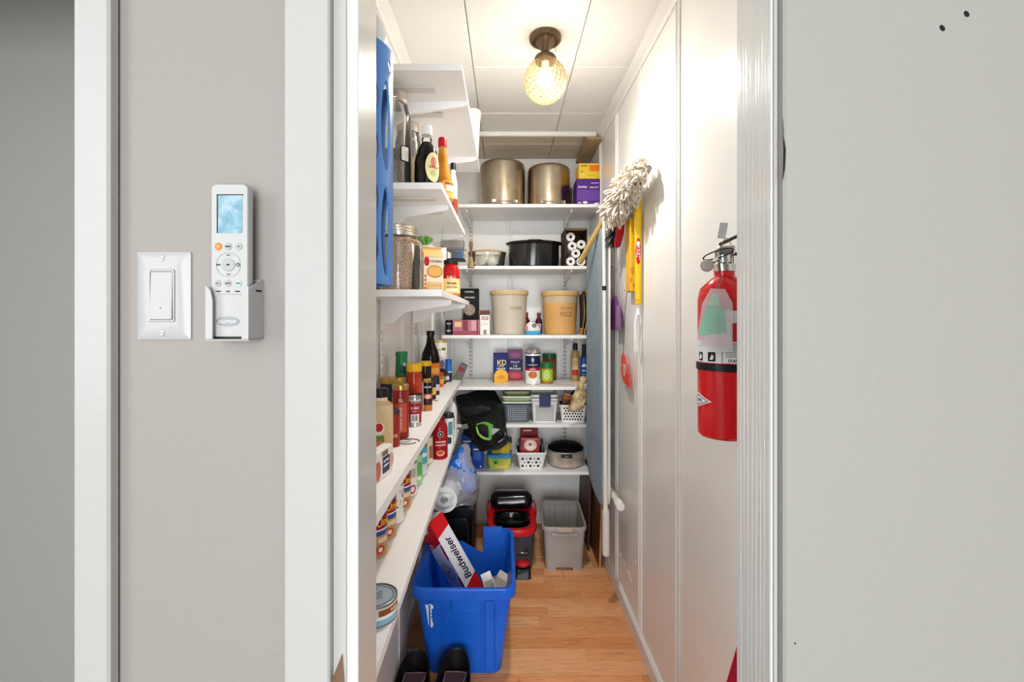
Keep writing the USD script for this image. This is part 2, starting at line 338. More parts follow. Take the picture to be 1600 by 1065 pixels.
# the other doorway at the far left
struct_mesh('trim', bx(-0.552, -0.5055, 0.587, 0.6045, 0, 2.12, .003), DIMMED_TRIM, 'white casing strip between the switch wall and the left doorway')
struct_mesh('trim', bx(-1.6, -0.552, 0.587, 0.6045, 2.05, 2.12, .003), DIMMED_TRIM)
struct_mesh('wall_hall_top', bx(-1.6, -0.535, 0.605, YF, 2.03, 2.399), GREIGE)
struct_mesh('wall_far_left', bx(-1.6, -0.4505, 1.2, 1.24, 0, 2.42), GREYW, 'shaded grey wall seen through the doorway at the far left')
struct_mesh('wall_hall_left', bx(-1.64, -1.6, -3.0, 1.24, 0, 2.42), GREIGE)
struct_mesh('wall_hall_right', bx(1.9, 1.94, -3.0, 0.69, 0, 2.42), GREIGE)
struct_mesh('wall_hall_back', bx(-1.64, 1.94, -3.04, -3.0, 0, 2.42), GREIGE)
struct_mesh('ceiling_far_left', bx(-1.6, -.4505, YF, 1.24, 2.4, 2.44), CEIL)
struct_mesh('floor_far_left', bx(-1.6, -.4505, .67, 1.24, -.04, 0), pm('#a9a7a4', .5))

# ---------------------------------------------------------------- shelves
def shelf_left(z, y0, x0, y1, x1, label, t=.019):
    p = Polygon([(XL + .007, y0), (x0, y0), (x1, y1), (XL + .007, y1)]); m = mv(ext(p, t), 0, 0, z - t)
    s = thing('shelf', label, 'shelf', group=None); part(s, 'board', m, SHELF, smooth=False); return s
def bracket_left(s, y, xe, zt, name='bracket'):
    d = xe - XL - .012
    pr = Polygon([(0, 0), (d, 0), (d + .006, .006) if False else (d, -.012), (d - .012, -.018), (.35 * d, -.040), (.18 * d, -.075), (0, -.085)])
    m = ext(pr, .012); m.vertices = np.stack([m.vertices[:, 0] + XL + .0075, m.vertices[:, 2] + y - .006, m.vertices[:, 1] + zt], 1); m.invert() if m.volume < 0 else None
    part(s, name, m, SHELF, smooth=False)
Z1, Z2, Z3, Z4, Z5 = 2.072, 1.729, 1.4155, 1.0, 0.735
s1 = shelf_left(Z1, 1.333, -.126, 2.27, -.126, 'topmost white shelf board on the left wall, seen from below')
s2 = shelf_left(Z2, 1.333, -.185, 2.10, -.185, 'second white left-wall shelf from the top, holding seed jars and syrup')
s3 = shelf_left(Z3, 1.262, -.175, 2.22, -.175, 'white left-wall shelf at eye level holding the grain jar and soup carton')
s4 = shelf_left(Z4, .70, -.2217, 2.48, -.2405, 'long white left-wall shelf crowded with sauce jars and cans', .021)
s5 = shelf_left(Z5, .70, -.2217, 2.48, -.2500, 'lowest white left-wall shelf with the row of soup cans', .021)
for s, z, xe in ((s1, Z1, -.126), (s2, Z2, -.185), (s3, Z3, -.175)):
    for yy in (1.53, 2.06): bracket_left(s, yy, xe, z - .0192)
    if s in (s1, s2):
        for yy in (1.44, 1.62): part(s, 'cleat', bx(-.36, -.22, yy - .02, yy + .02, z - .0245, z - .0191, .002), pm('#dcd9d4', .5))
for s, z in ((s4, Z4), (s5, Z5)):
    for yy in (1.53, 2.06): bracket_left(s, yy, -.245, z - .0212)
for yy in (1.53, 2.06):
    r = thing('shelf_rail', f'{"nearer" if yy < 2 else "farther"} slotted metal shelf rail upright on the left wall', 'rail', (XL + .0035, yy, .5), group=None)
    part(r, 'channel', bx(-.0035 + .0065, .0095 - .0065 + .0035, -.009, .009, 0, 1.8, .001), SHELF)
    part(r, 'slots', [bx(.0062, .0068, -.0025, .0025, z, z + .010) for z in np.arange(.01, 1.78, .025)], pm('#55534f', .7), kind='stuff')
def shelf_back(z, y0, x0, x1, label, t=.019):
    s = thing('shelf', label, 'shelf', (0, 0, z)); part(s, 'board', bx(x0, x1, y0, YB - .012, -t, 0, .0015), SHELF, smooth=False)
    for bxx in (-.225, .385):
        if bxx < x0: continue
        pr = Polygon([(0, 0), (.30, 0), (.30, -.012), (.285, -.016), (.05, -.055), (0, -.075)])
        m = ext(pr, .008); m.vertices = np.stack([m.vertices[:, 2] + bxx - .004, YB - .0125 - m.vertices[:, 0], m.vertices[:, 1] - t - .0002], 1); m.invert() if m.volume < 0 else None
        part(s, 'bracket', m, SHELF, smooth=False)
    return s
B1, B2, B3, B4, B5, B6 = 1.985, 1.634, 1.2345, 0.945, 0.723, 0.450
shelf_back(B1, 2.63, -.272, .5435, 'top back shelf holding two stock pots')
shelf_back(B2, 2.65, -.272, .480, 'back shelf holding the black roaster')
shelf_back(B3, 2.66, -.368, .50, 'back shelf holding two large beige food bins')
shelf_back(B4, 2.61, -.385, .50, 'back shelf with the blue and yellow pasta box and peanut butter')
shelf_back(B5, 2.65, -.385, .50, 'back shelf holding three plastic baskets')
shelf_back(B6, 2.65, -.385, .488, 'lowest back shelf holding the black-lidded pot')
for xx in (-.225, .385):
    r = thing('shelf_rail', f'slotted metal rail upright on the back wall, {"left" if xx < 0 else "right"} one', 'rail', (xx, YB - .011, .40))
    part(r, 'channel', bx(-.0125, .0125, 0, .0065, 0, 1.7, .001), pm('#dedbd6', .4))
    for sx in (-.005, .005): part(r, 'slots', [bx(sx - .0018, sx + .0018, -.0004, .0004, z, z + .012) for z in np.arange(.01, 1.68, .025)], pm('#4d4b48', .7), kind='stuff')
# panel that closes the space under the lowest left shelf near the door
sp = thing('support_panel', 'white grooved panel standing under the lowest left shelf beside the black boots', 'panel', (-.3935, 1.27, 0))
part(sp, 'board', bx(-.010, .006, -.55, .566, 0, Z5 - .11, .002), PANTRY, smooth=False)
for yy in (-.30, -.26, .05, .09, .40): part(sp, 'batten', bx(.0058, .0092, yy, yy + .008, 0, Z5 - .11, .001), PANTRY)
bb = thing('ceiling_board', 'bare beige board fixed under the ceiling in the back right corner', 'board', (.5, 2.79, 2.335))
part(bb, 'board', bx(-.045, .0445, -.21, .205, 0, .0195, .002), pm('#b79a74', .6, var=('#a58660', 9), stretch=(6, 1, 1)))
for q in (-.08, .1): part(bb, 'screw', mv(cyl(.004, -.002, .0004, 10), .02, q, 0), TIN)

# ---------------------------------------------------------------- ceiling lamp
LX, LY = .146, 1.694
BRONZE = pm('#5c4a38', 0.38, 0.85)
lamp = thing('ceiling_light', 'bronze ceiling light with a dimpled amber glass globe', 'ceiling light', (LX, LY, ZC))
part(lamp, 'canopy', rev([(0, -.0003), (.057, -.0003), (.059, -.004), (.059, -.012), (.055, -.018), (.046, -.019), (.044, -.016), (0, -.016)], 40), BRONZE)
part(lamp, 'neck', rev([(0, -.016), (.038, -.016), (.036, -.022), (.022, -.042), (.014, -.054), (.014, -.060), (.022, -.066), (.036, -.074), (.041, -.082), (.041, -.092), (0, -.092)], 36), BRONZE)
part(lamp, 'pull_switch', tube([(.030, -.03, -.02), (.034, -.032, -.05), (.034, -.032, -.075)], .0012, 6), BRONZE)
def globe(off):
    n, a = 96, 56; th = np.linspace(.42, PI - .0001, a); ph = np.arange(n) * 2 * PI / n; R = []
    for t in th:
        w = np.abs(np.sin(8 * (ph + (t - .42) * 1.15))) * np.abs(np.sin(8 * (ph - (t - .42) * 1.15)))
        r = (.074 - off + .0075 * w * math.sin(t) ** 1.2) * math.sin(t); z = -.160 - .0035 + (.082 - off) * math.cos(t) * 1.0
        R.append(np.stack([r * np.cos(ph), r * np.sin(ph), np.full(n, z)], 1))
    v = np.vstack(R); f = []
    for i in range(a - 1):
        for j in range(n):
            k = (j + 1) % n; f += [[i * n + j, (i + 1) * n + j, (i + 1) * n + k], [i * n + j, (i + 1) * n + k, i * n + k]]
    return trimesh.Trimesh(v, f, process=False)
GLOBE = usdkit.material(stage, '/World/Looks/amber_globe', {
    'tr': ('transparent_bsdf', {}), 'tl': ('translucent_bsdf', {'color': (1.0, 0.72, 0.36)}), 'gl': ('glossy_bsdf', {'color': (1, .95, .85), 'roughness': 0.05}),
    'lw': ('layer_weight', {'blend': 0.5}), 'fr': ('layer_weight', {'blend': 0.3}), 'cr': ('rgb_ramp', {'ramp': [(0.0, (1, .99, .965)), (0.45, (.97, .86, .62)), (1.0, (.75, .5, .22))]}),
    'm0': ('mix_closure', {'fac': 0.006}), 'm': ('mix_closure', {})},
    [('lw.facing', 'cr.fac'), ('cr.color', 'tr.color'), ('tr.BSDF', 'm0.closure1'), ('tl.BSDF', 'm0.closure2'), ('fr.fresnel', 'm.fac'), ('m0.closure', 'm.closure1'), ('gl.BSDF', 'm.closure2')], surface='m.closure')
gp = part(lamp, 'globe', globe(0), GLOBE, smooth=True)
EMIT = usdkit.material(stage, '/World/Looks/lit_bulb', {'e': ('emission', {'color': (1.0, 0.975, 0.95), 'strength': BULB})}, [], surface='e.emission')
bp_ = part(lamp, 'bulb', rev([(0, -.092), (.013, -.093), (.014, -.110), (.022, -.125), (.029, -.142), (.0302, -.166), (0, -.166)], 24), WHITEP)
part(bp_, 'bulb_dome', rev([(0, -.1662), (.0302, -.1662), (.0295, -.170), (.021, -.1735), (.010, -.175), (0, -.1755)], 24), EMIT, smooth=True)

# ================================================================ things
# ---------------------------------------------------------------- hall wall: light switch, remote and its holder
k1 = 1 / 1190.0
sw = thing('light_switch', 'white rocker light switch plate on the hall wall', 'light switch', at(258.5, 462, .605))
def plate_ring(w, h, y, r=.002): return np.stack([(q := rring(w, h, r, 0))[:, 0], np.full(len(q), y), q[:, 1]], 1)
PL = pm('#a5a4a2', 0.25)
pl_ = loft([plate_ring(.070, .1145, -.0001), plate_ring(.070, .1145, -.0022), plate_ring(.054, .0985, -.0062), plate_ring(.0345, .068, -.0062), plate_ring(.0345, .068, -.0035)])
part(sw, 'plate', pl_, PL, smooth=25)
fr = loft([plate_ring(.0335, .067, -.0036), plate_ring(.0335, .067, -.0072), plate_ring(.030, .0635, -.0072), plate_ring(.030, .0635, -.0045)])
part(sw, 'rocker_frame', fr, PL, smooth=25)
rk = bx(-.0145, .0145, -.0082, -.0046, -.031, .031, .0008); rk.vertices[:, 1] += np.where(rk.vertices[:, 1] < -.006, rk.vertices[:, 2] * .035, 0)
rk_ = part(sw, 'rocker', rk, PL, smooth=25)
part(rk_, 'indicator', onface(mv(ext(ell(.0011, .0016), .0004), 0, 0, 0), 0, -.0085, -.0165), pm('#8f7f70', .5))
for zz in (.0485, -.0485):
    s_ = part(sw, 'screw', rt(mv(cyl(.0036, .006, .0072, 18, .0006)), 90, (1, 0, 0)).apply_translation((0, 0, zz)), pm('#b4b3b0', .35))
    part(s_, 'slot', rt(bx(-.003, .003, -.00735, -.0071, -.0004, .0004), 20, (0, 1, 0)).apply_translation((0, 0, zz)), pm('#77746f', .6))

HP = pm('#a9a9a7', 0.28)
hd = thing('remote_holder', 'white plastic wall holder gripping the lower half of the remote', 'holder', (-.3438, .605, 1.3467))
hx0, hx1 = -.0266, .0266
part(hd, 'back_plate', rt(ext(rr(.0532, .076, .005), .003), 90, (1, 0, 0)).apply_translation((0, -.0001, .004)), HP)
def holder_side(x0):
    p = Polygon([(0.0032, -.034), (.034, -.034), (.034, .022), (.031, .030), (.027, .032), (.0032, .041)])
    m = ext(p, .0026); m.vertices = np.stack([x0 + m.vertices[:, 2], -m.vertices[:, 0], m.vertices[:, 1]], 1); m.invert() if m.volume < 0 else None; return m
part(hd, 'side_wall', holder_side(hx0), HP); sw_ = part(hd, 'side_wall', holder_side(hx1 - .0026), HP)
part(sw_, 'slot', bx(hx1 - .0001, hx1 + .0002, -.020, -.006, .0255, .028), INK)
for sg in (1, -1):
    p = Polygon([(0, -.034), (.0085, -.034), (.0085, .014), (.006, .026), (.0025, .0305), (0, .0315)])
    m = rt(ext(p, .0024), 90, (1, 0, 0))
    if sg < 0: m.vertices[:, 0] *= -1; m.invert()
    part(hd, 'front_lip', mv(m, hx0 if sg > 0 else hx1, -.0342, 0), HP)
part(hd, 'bottom', bx(hx0, hx1, -.0362, -.0032, -.0364, -.0341, .001), HP)

rp = at(358.5, 407, .577); rm = thing('remote_control', 'white air conditioner remote with blue screen and oval silver badge, sitting in its holder', 'remote', (rp[0], .605, rp[2]))
def rx(u): return (u - 358.5) / 1248
def rz_(v): return (407 - v) / 1248
FRY = -.028
rb = [np.stack([(q := rring(.0468 - s, .1922 - s, .006, 0, 5))[:, 0], np.full(len(q), yy), q[:, 1]], 1) for yy, s in ((-.0155, .003), (-.0172, 0), (-.0258, 0), (FRY, .0024))]
rb = loft(rb); rb.invert() if rb.volume < 0 else None
part(rm, 'body', mv(rb, 0, 0, .0002), HP, smooth=30)
SCR = usdkit.material(stage, '/World/Looks/lcd_screen', {'t': ('texture_coordinate', {}), 'n': ('noise_texture', {'scale': 55.0, 'detail': 2.0, 'distortion': .6}),
    'r': ('rgb_ramp', {'ramp': [(0.25, lin('#5a8499')), (0.45, lin('#7d9fae')), (0.55, lin('#96abb5')), (0.75, lin('#9ba3ae'))]}), 'p': ('principled_bsdf', {'roughness': .12})},
    [('t.object', 'n.vector'), ('n.fac', 'r.fac'), ('r.color', 'p.base_color')], surface='p.BSDF')
sc = part(rm, 'screen', bx(rx(341), rx(379), FRY - .0004, FRY + .001, rz_(364), rz_(305)), SCR)
part(sc, 'screen_edge', [bx(rx(339), rx(341), FRY - .0007, FRY + .001, rz_(364), rz_(303.5)), bx(rx(339), rx(380), FRY - .0007, FRY + .001, rz_(305), rz_(303.5))], pm('#2a3238', .3))
BTN = pm('#9b9c9b', .4)
def button(name, u, v, r, mat, txt=None, tmat=INK, tw=.006):
    b = part(rm, name, mv(rt(cyl(r, 0, .0012, 22, .0004), 90, (1, 0, 0)), rx(u), FRY + .0002, rz_(v)), mat)
    if txt: part(b, 'symbol', onface(Tw(txt, tw, True, hmax=.0022), rx(u), FRY - .00105, rz_(v)), tmat)
button('power_button', 341.5, 385, .0046, pm('#e87522', .4), 'O', WHITE, .003)
button('mode_button', 357, 385, .0044, BTN, 'MODE', INK, .0066); button('fan_button', 373.5, 385, .0042, BTN, '+', INK, .004)
du, dv = 357, 413.5
dial = part(rm, 'dial_ring', onface(ell(.0155, .0155).difference(ell(.0149, .0149)), rx(du), FRY, rz_(dv)), pm('#8f9291', .4))
part(dial, 'symbol', onface(Tw('SET', .0054, True), rx(341.5), FRY, rz_(dv)), INK)
part(dial, 'symbol', onface(ell(.0025, .0025).difference(ell(.0019, .0019)), rx(372), FRY, rz_(dv)), INK)
part(dial, 'symbol', onface(sbox(-.0003, 0, .0003, .0016).union(sbox(0, -.0003, .0012, .0003)), rx(372), FRY, rz_(dv)), INK)
for sgn in (1, -1):
    ch = Polygon([(-.0024, 0), (0, .0016 * sgn), (.0024, 0), (.0024, .0008 * sgn), (0, .0024 * sgn), (-.0024, .0008 * sgn)])
    part(dial, 'symbol', onface(ch, rx(du), FRY, rz_(dv) + sgn * .0108), INK)
button('ok_button', du, dv, .0082, BTN, 'OK', INK, .0056)
button('swing_button', 340.5, 442.5, .0040, BTN, '-', INK, .003); button('auto_button', 356.5, 442.5, .0042, BTN, 'AUTO', INK, .0062)
button('eco_button', 373, 442.5, .0041, pm('#a9b9b2', .4), 'ECO', pm('#2f6b4a', .5), .0055)
for u, s in ((341, 'TURBO'), (356.5, 'LED'), (371, 'TIMER')): part(rm, 'button_legend', onface(Tw(s, .0066 if s != 'LED' else .0045, True), rx(u), FRY, rz_(455)), INK)
part(rm, 'flap_line', onface(rr(.030, .0005), 0, FRY, rz_(459.5)), pm('#8f8f8d', .5))
bd = part(rm, 'badge', mv(rt(ext(ell(.0142, .0060), .0012), 90, (1, 0, 0)), rx(356), FRY + .0003, rz_(502)), pm('#8d8f91', .35, .5))
part(bd, 'lettering', onface(Tw('Comfort', .022, True, .2), rx(356), FRY - .00095, rz_(502)), pm('#dddddd', .5))

# ---------------------------------------------------------------- generic builders
def flat_label(p, m, z=0): return m
def turned(name, label, cat, loc, parts_, rz=None, prints=(), group=None):
    """A turned (lathe) thing. parts_: (part name, profile, material[, parent index]); prints: (part name, shape, R, z, angle, material, parent index)."""
    t = thing(name, label, cat, loc, face_cam(loc[0], loc[1]) if rz is None else rz, group); made = []
    for q in parts_:
        made.append(part(t if len(q) < 4 else made[q[3]], q[0], rev(q[1], 28), q[2], smooth=40))
    for nm, shp, R, z, ang, mt, pi in prints:
        par = made[pi] if pi is not None else t
        part(par, nm, wrap(shp, R, z, ang, .0003), mt, smooth=False)
    return t, made
def jar(label, loc, r, h, body, lid, lidh=.016, content=None, fill=.7, lr=None, band=None, prints=(), cat='jar', name='jar', group=None, shoulder=.12):
    lr = lr or r * .82; H = h - lidh
    P = [('body', [(0, 0), (r * .9, 0), (r, r * .12), (r, H * (1 - shoulder)), (lr * .97, H - .004), (lr * .95, H)], body)]
    P = [('body', P[0][1] + [(0, H)], body)] if content is None else [('glass', P[0][1] + [(lr * .95 - .002, H), (lr * .93, H - .006), (r - .003, H * (1 - shoulder) - .002), (r - .003, r * .14), (0, .004)], body)]
    P.append(('lid', [(0, H - .002), (lr, H - .002), (lr + .0006, H + .001), (lr + .0006, h - .003), (lr - .002, h), (0, h - .0006)], lid))
    if content is not None: P.append(('contents', [(0, .0045), (r - .0036, .006), (r - .0036, H * fill), (r * .5, H * fill + .003), (0, H * fill + .001)], content))
    if band:
        for z0, z1, mt in band: P.append(('label_band', [(r + .0004, z0), (r + .0008, z0), (r + .0008, z1), (r + .0004, z1), (r + .0004, z0)], mt))
    return turned(name, label, cat, loc, P, None, prints, group)
def can(label, loc, r, h, bands, prints=(), rim=TIN, group=None, name='can', cat='can'):
    P = [('tin', [(0, 0), (r - .001, 0), (r, .001), (r, .003), (r - .0008, .004), (r - .0008, h - .004), (r, h - .003), (r, h - .0006), (r - .001, h), (r - .0025, h), (r - .003, h - .003), (0, h - .003)], rim)]
    for z0, z1, mt in bands: P.append(('label_band', [(r - .0008, z0), (r - .0002, z0), (r - .0002, z1), (r - .0008, z1), (r - .0008, z0)], mt))
    return turned(name, label, cat, loc, P, None, prints, group)
def carton(name, label, cat, loc, w, d, h, mat, rz=0.0, prints=(), flaps=None, ch=.0015, group=None, rot=None):
    """prints: (part name, shape or mesh, x, z, face, material); x along the face, z up from the base."""
    t = thing(name, label, cat, loc, rz, group, rot=rot)
    b = part(t, 'box', bx(-w / 2, w / 2, -d / 2, d / 2, 0, h, ch), mat, smooth=False)
    for i, (nm, shp, x, z, fc, mt) in enumerate(prints):
        o = {'f': (x, -d / 2, z), 'r': (w / 2, x, z), 'l': (-w / 2, x, z), 't': (x, z, h)}[fc]
        part(b, nm, onface(shp, *o, fc, .00004 + i * .00025), mt, smooth=False)
    return t
GRAIN = pm('#a97e5c', 0.7, var=('#e3c3a0', 150), bump=(150, .004)); SEED = pm('#43312a', 0.7, var=('#8d705c', 150), bump=(150, .004)); OATS = pm('#c7a06c', 0.7, var=('#ecd3a4', 160))
LIDM = pm('#d8d2c6', .25, .9)

# ---------------------------------------------------------------- left shelf 2
t, m = jar('tall glass seed jar with metal lid and framed tag, nearest the blue dispenser', (-.343, 1.415, Z2), .053, .292, GLASS, LIDM, .03, SEED, .43, .043, shoulder=.17)
part(m[0], 'tag_frame', wrap(rr(.032, .048, .006), .0534, .10, 38), INK); part(m[0], 'tag', wrap(rr(.026, .042, .004), .0540, .10, 38), WHITE)
part(m[1], 'lid_ring', rev([(.0436, .266), (.0446, .268), (.0446, .271), (.0436, .273)], 28), LIDM)
jar('glass jar of brown oats with a metal lid, second in the row behind the syrup', (-.336, 1.587, Z2), .044, .272, GLASS, LIDM, .028, OATS, .62, .038, shoulder=.17)
jar('third glass jar with a silver lid, half hidden by the syrup bottle', (-.345, 1.678, Z2), .042, .268, GLASS, LIDM, .026, GRAIN, .7, .036, shoulder=.17)
SYR = pm('#120b08', .12)
sy, m = turned('syrup_bottle', 'dark pancake syrup bottle with a white cap and pale oval label', 'bottle', (-.243, 1.42, Z2),
    [('bottle', [(0, 0), (.033, 0), (.037, .006), (.038, .04), (.037, .085), (.030, .122), (.019, .140), (.015, .146), (0, .146)], SYR),
     ('neck', [(.0148, .1465), (.0155, .150), (.0165, .156), (.0135, .166), (.0135, .172), (0, .172)], GLASS),
     ('cap', [(0, .169), (.0165, .169), (.0168, .172), (.0168, .196), (.015, .198), (0, .198)], WHITE)], 20)
part(m[0], 'label', wrap(ell(.026, .045), .0385, .063, 22), pm('#f1e6ad', .5)); part(m[0], 'label_print', wrap(ell(.010, .016), .0388, .078, 22, .0006), pm('#d98a74', .5))
part(m[0], 'label_print', wrap(ell(.016, .009), .0388, .045, 28, .0006), pm('#c9cf8e', .5)); part(m[0], 'lettering', wrap(Tw('SYRUP', .032), .0388, .062, 24, .0012), RED)
AMB = pm('#b9701f', .15, var=('#e0a040', 10))
sy, m = turned('syrup_bottle', 'amber syrup bottle with a red cap, right of the dark syrup', 'bottle', (-.213, 1.555, Z2),
    [('bottle', [(0, 0), (.034, 0), (.038, .006), (.036, .06), (.024, .10), (.0165, .135), (.0125, .175), (.0125, .184), (0, .184)], AMB),
     ('cap', [(0, .182), (.0142, .182), (.0148, .186), (.0142, .210), (.0125, .214), (0, .214)], RED)], 15)
part(m[0], 'label', wrap(rr(.05, .055, .01), .0376, .035, 30, .0008), pm('#f4b55c', .5)); part(m[0], 'label_print', wrap(rr(.03, .02, .004), .038, .038, 32, .0016), pm('#f6e2d0', .5)); part(m[0], 'lettering', wrap(Tw('MAPLE', .034), .0384, .053, 30, .0016), MAROON)
turned('sauce_bottle', 'slim white bottle with a black cap and red sauce at the bottom', 'bottle', (-.2115, 1.86, Z2),
    [('bottle', [(0, .085), (.0165, .085), (.0175, .095), (.017, .15), (.010, .185), (.008, .205), (0, .205)], WHITE), ('sauce', [(0, 0), (.0155, 0), (.0178, .004), (.0172, .0849), (0, .0849)], pm('#8c3a20', .25)),
     ('cap', [(0, .204), (.0112, .204), (.0112, .228), (.0095, .231), (0, .231)], BLACK)])
# shelf 1: white cup at the far end
turned('cup_stack', 'tall stack of white cups standing at the far end of the topmost left shelf', 'cups', (-.158, 2.19, Z1),
    [('cup', [(0, 0), (.027, 0), (.038, .20), (.0405, .205), (.0405, .212), (0, .212)], pm('#f3f1ea', .6)), ('cup_rim', [(.0375, .2125), (.041, .2125), (.0425, .22), (.0425, .238), (.040, .244), (.037, .245), (0, .24), (0, .2125)], pm('#f3f1ea', .6))])

# ---------------------------------------------------------------- left shelf 3
t, m = jar('big round glass jar full of brown grain with a wide metal lid', (-.340, 1.45, Z3), .071, .207, GLASS, LIDM, .030, GRAIN, .93, .060, shoulder=.14)
for zz in (.186, .194): part(m[1], 'lid_ring', rev([(.0606, zz), (.0618, zz + .0015), (.0606, zz + .003)], 28), LIDM)
pt = thing('potted_plant', 'tiny green plant in a white pot behind the grain jar', 'plant', (-.283, 1.62, Z3))
part(pt, 'pot', rev([(0, 0), (.024, 0), (.030, .11), (.033, .165), (.033, .172), (.029, .172), (.028, .165), (0, .163)], 24), WHITE)
rng = random.Random(8)
for k in range(12):
    a = rng.uniform(0, 2 * PI); l = rng.uniform(.03, .055); w = .007
    pts = np.array([(0, 0, .163), (l * .3 * math.cos(a), l * .3 * math.sin(a), .163 + l * .75), (l * .75 * math.cos(a), l * .75 * math.sin(a), .163 + l * .8)])
    part(pt, 'leaf', tube(curve(pts, 6), [.0015, .004, .0065, .0075, .005, .0008], 5), pm('#6fae4a', .5))
carton('food_box', 'plain white carton standing between the plant and the hanging tin', 'box', (-.262, 1.84, Z3), .05, .05, .198, WHITE, 8)
SOUPO = pm('#efb46c', .5)
sc_ = thing('soup_carton', 'gable-top soup carton with an orange bowl picture on the front', 'carton', (-.226, 1.415, Z3), 24)
b_ = part(sc_, 'box', bx(-.030, .030, -.021, .021, 0, .107, .001), pm('#f3e3cb', .5), smooth=False)
gt = np.array([(-.030, -.021, .1072), (.030, -.021, .1072), (.030, .021, .1072), (-.030, .021, .1072), (-.030, 0, .134), (.030, 0, .134)])
part(sc_, 'gable_top', trimesh.Trimesh(gt, [[0, 1, 5], [0, 5, 4], [2, 3, 4], [2, 4, 5], [1, 2, 5], [3, 0, 4], [0, 2, 1], [0, 3, 2]], process=False), SOUPO, smooth=False)
part(sc_, 'gable_fin', bx(-.030, .030, -.001, .001, .133, .140), SOUPO)
Y0 = -.021
for i, (nm, shp, x, z, mt) in enumerate([('bowl_picture', ell(.025, .019), .003, .062, pm('#c98a3f', .4)), ('bowl_picture', ell(.0215, .0155), .003, .063, pm('#f0b765', .4)), ('label_print', rr(.050, .026), 0, .016, SOUPO),
        ('label_print', ell(.008, .014), -.022, .092, RED), ('lettering', Tw('LEGUMES', .036, True), .006, .093, pm('#4a4f66', .5)), ('lettering', Tw('SOUPE', .03, True), .002, .026, CREAM), ('lettering', Tw('SOUP', .03, True), .002, .012, CREAM)]):
    part(b_, nm, onface(shp, x, Y0, z, 'f', .0001 + .0003 * i), mt, smooth=False)
part(b_, 'nutrition_print', [onface(rr(.03, .0014), 0, -.0, z, 'l') .apply_translation((-.0301, 0, 0)) for z in np.arange(.012, .098, .0042)], pm('#8d837a', .6), smooth=False)
for zz in (.012, .024, .036, .048): part(b_, 'label_print', onface(ell(.0035, .0045), -.0255, Y0, zz, 'f', .0006), pm('#d9603a', .5), smooth=False)
t, m = turned('sauce_jar', 'red sauce jar with a black lid and a cream and orange label', 'jar', (-.2075, 1.745, Z3),
    [('jar', [(0, 0), (.031, 0), (.034, .005), (.034, .075), (.033, .098), (.025, .118), (.023, .124), (0, .124)], pm('#b3191c', .12)),
     ('lid', [(0, .122), (.0262, .122), (.0268, .125), (.0268, .137), (.025, .139), (0, .138)], BLACK),
     ('label', [(.0342, .012), (.0346, .012), (.0346, .068), (.0342, .068), (.0342, .012)], pm('#f3d08f', .5))])
part(m[2], 'label_print', wrap(rr(.070, .010), .0347, .008, 0), pm('#d9772c', .4)); part(m[2], 'lettering', wrap(Tw('DALL', .034, True), .0347, .072, 6, .0004), CREAM)
part(m[2], 'lettering', wrap(Tw('tomato', .036, True, .25), .0347, .05, 6, .0004), INK); part(m[2], 'label_print', wrap(rr(.045, .002), .0347, .036, 6, .0004), INK); part(m[2], 'label_print', wrap(rr(.04, .008), .0347, .024, 6, .0004), pm('#fbf0da', .5))
ht = thing('metal_tin', 'mirror-bright metal tin hung on wires under the second left shelf', 'tin', (-.2185, 1.93, 1.578))
part(ht, 'tin', bx(-.050, .048, -.035, .035, 0, .080, .003), CHROME)
part(ht, 'bottom_rim', bx(-.052, .050, -.037, .037, -.004, -.0002, .001), BLACK)
part(ht, 'wire', tube(curve([(-.050, -.0365, .055), (-.01, -.045, .035), (.052, -.04, .028), (.052, .0, .05)], 14), .0014, 6), pm('#6e6b66', .4, .6))
for xx in (-.044, .030):
    part(ht, 'hanger', tube([(xx, 0, .0795), (xx, 0, Z2 - .019 - 1.578)], .0016, 6), TIN)
hb = thing('hand_brush', 'tiny brown hand brush dangling beside the metal tin at the end of the left shelf', 'brush', (-.152, 2.03, 1.555))
part(hb, 'bristles', rev([(0, 0), (.016, 0), (.013, .02), (.006, .05), (0, .05)], 12), pm('#8a7350', .8))
part(hb, 'handle', rev([(0, .0495), (.006, .05), (.005, .075), (.008, .10), (.006, .118), (0, .120)], 12), pm('#6a4630', .5))
part(hb, 'string', tube([(0, 0, .118), (-.012, 0, Z2 - .0193 - 1.555)], .0009, 5), TAN)

# ---------------------------------------------------------------- left shelf 4
x, y = on(594, 700, Z4)
sp_ = thing('spice_bottle', 'square tan spice bottle with a black lid beside the door post', 'bottle', (-.325, 1.20, Z4), 14)
bt = part(sp_, 'bottle', loft([rring(.062, .05, .006, 0), rring(.062, .05, .006, .112), rring(.040, .036, .012, .120), rring(.036, .034, .014, .124)]), pm('#dcbd8e', .35))
part(sp_, 'neck', cyl(.017, .1242, .132, 20), CREAM); part(sp_, 'lid', cyl(.021, .1322, .155, 24, .003), BLACK)
part(bt, 'label_print', onface(ell(.014, .016), -.004, -.025, .055, 'f', .0001), pm('#f3e8da', .5)); part(bt, 'label_print', onface(ell(.010, .011), -.004, -.025, .058, 'f', .0004), RED); part(bt, 'label_print', onface(rr(.03, .022, .004), -.006, -.025, .026, 'f', .0001), pm('#6f8a3c', .5))
part(bt, 'label_print', onface(rr(.036, .09, .003), 0, 0, .056, 'r', 0).apply_translation((.0311, 0, 0)), pm('#a6553e', .5)); part(bt, 'lettering', onface(rt(Tw('SPICE', .07, True), 90, (0, 0, 1)), .0315, 0, .056, 'r'), CREAM)
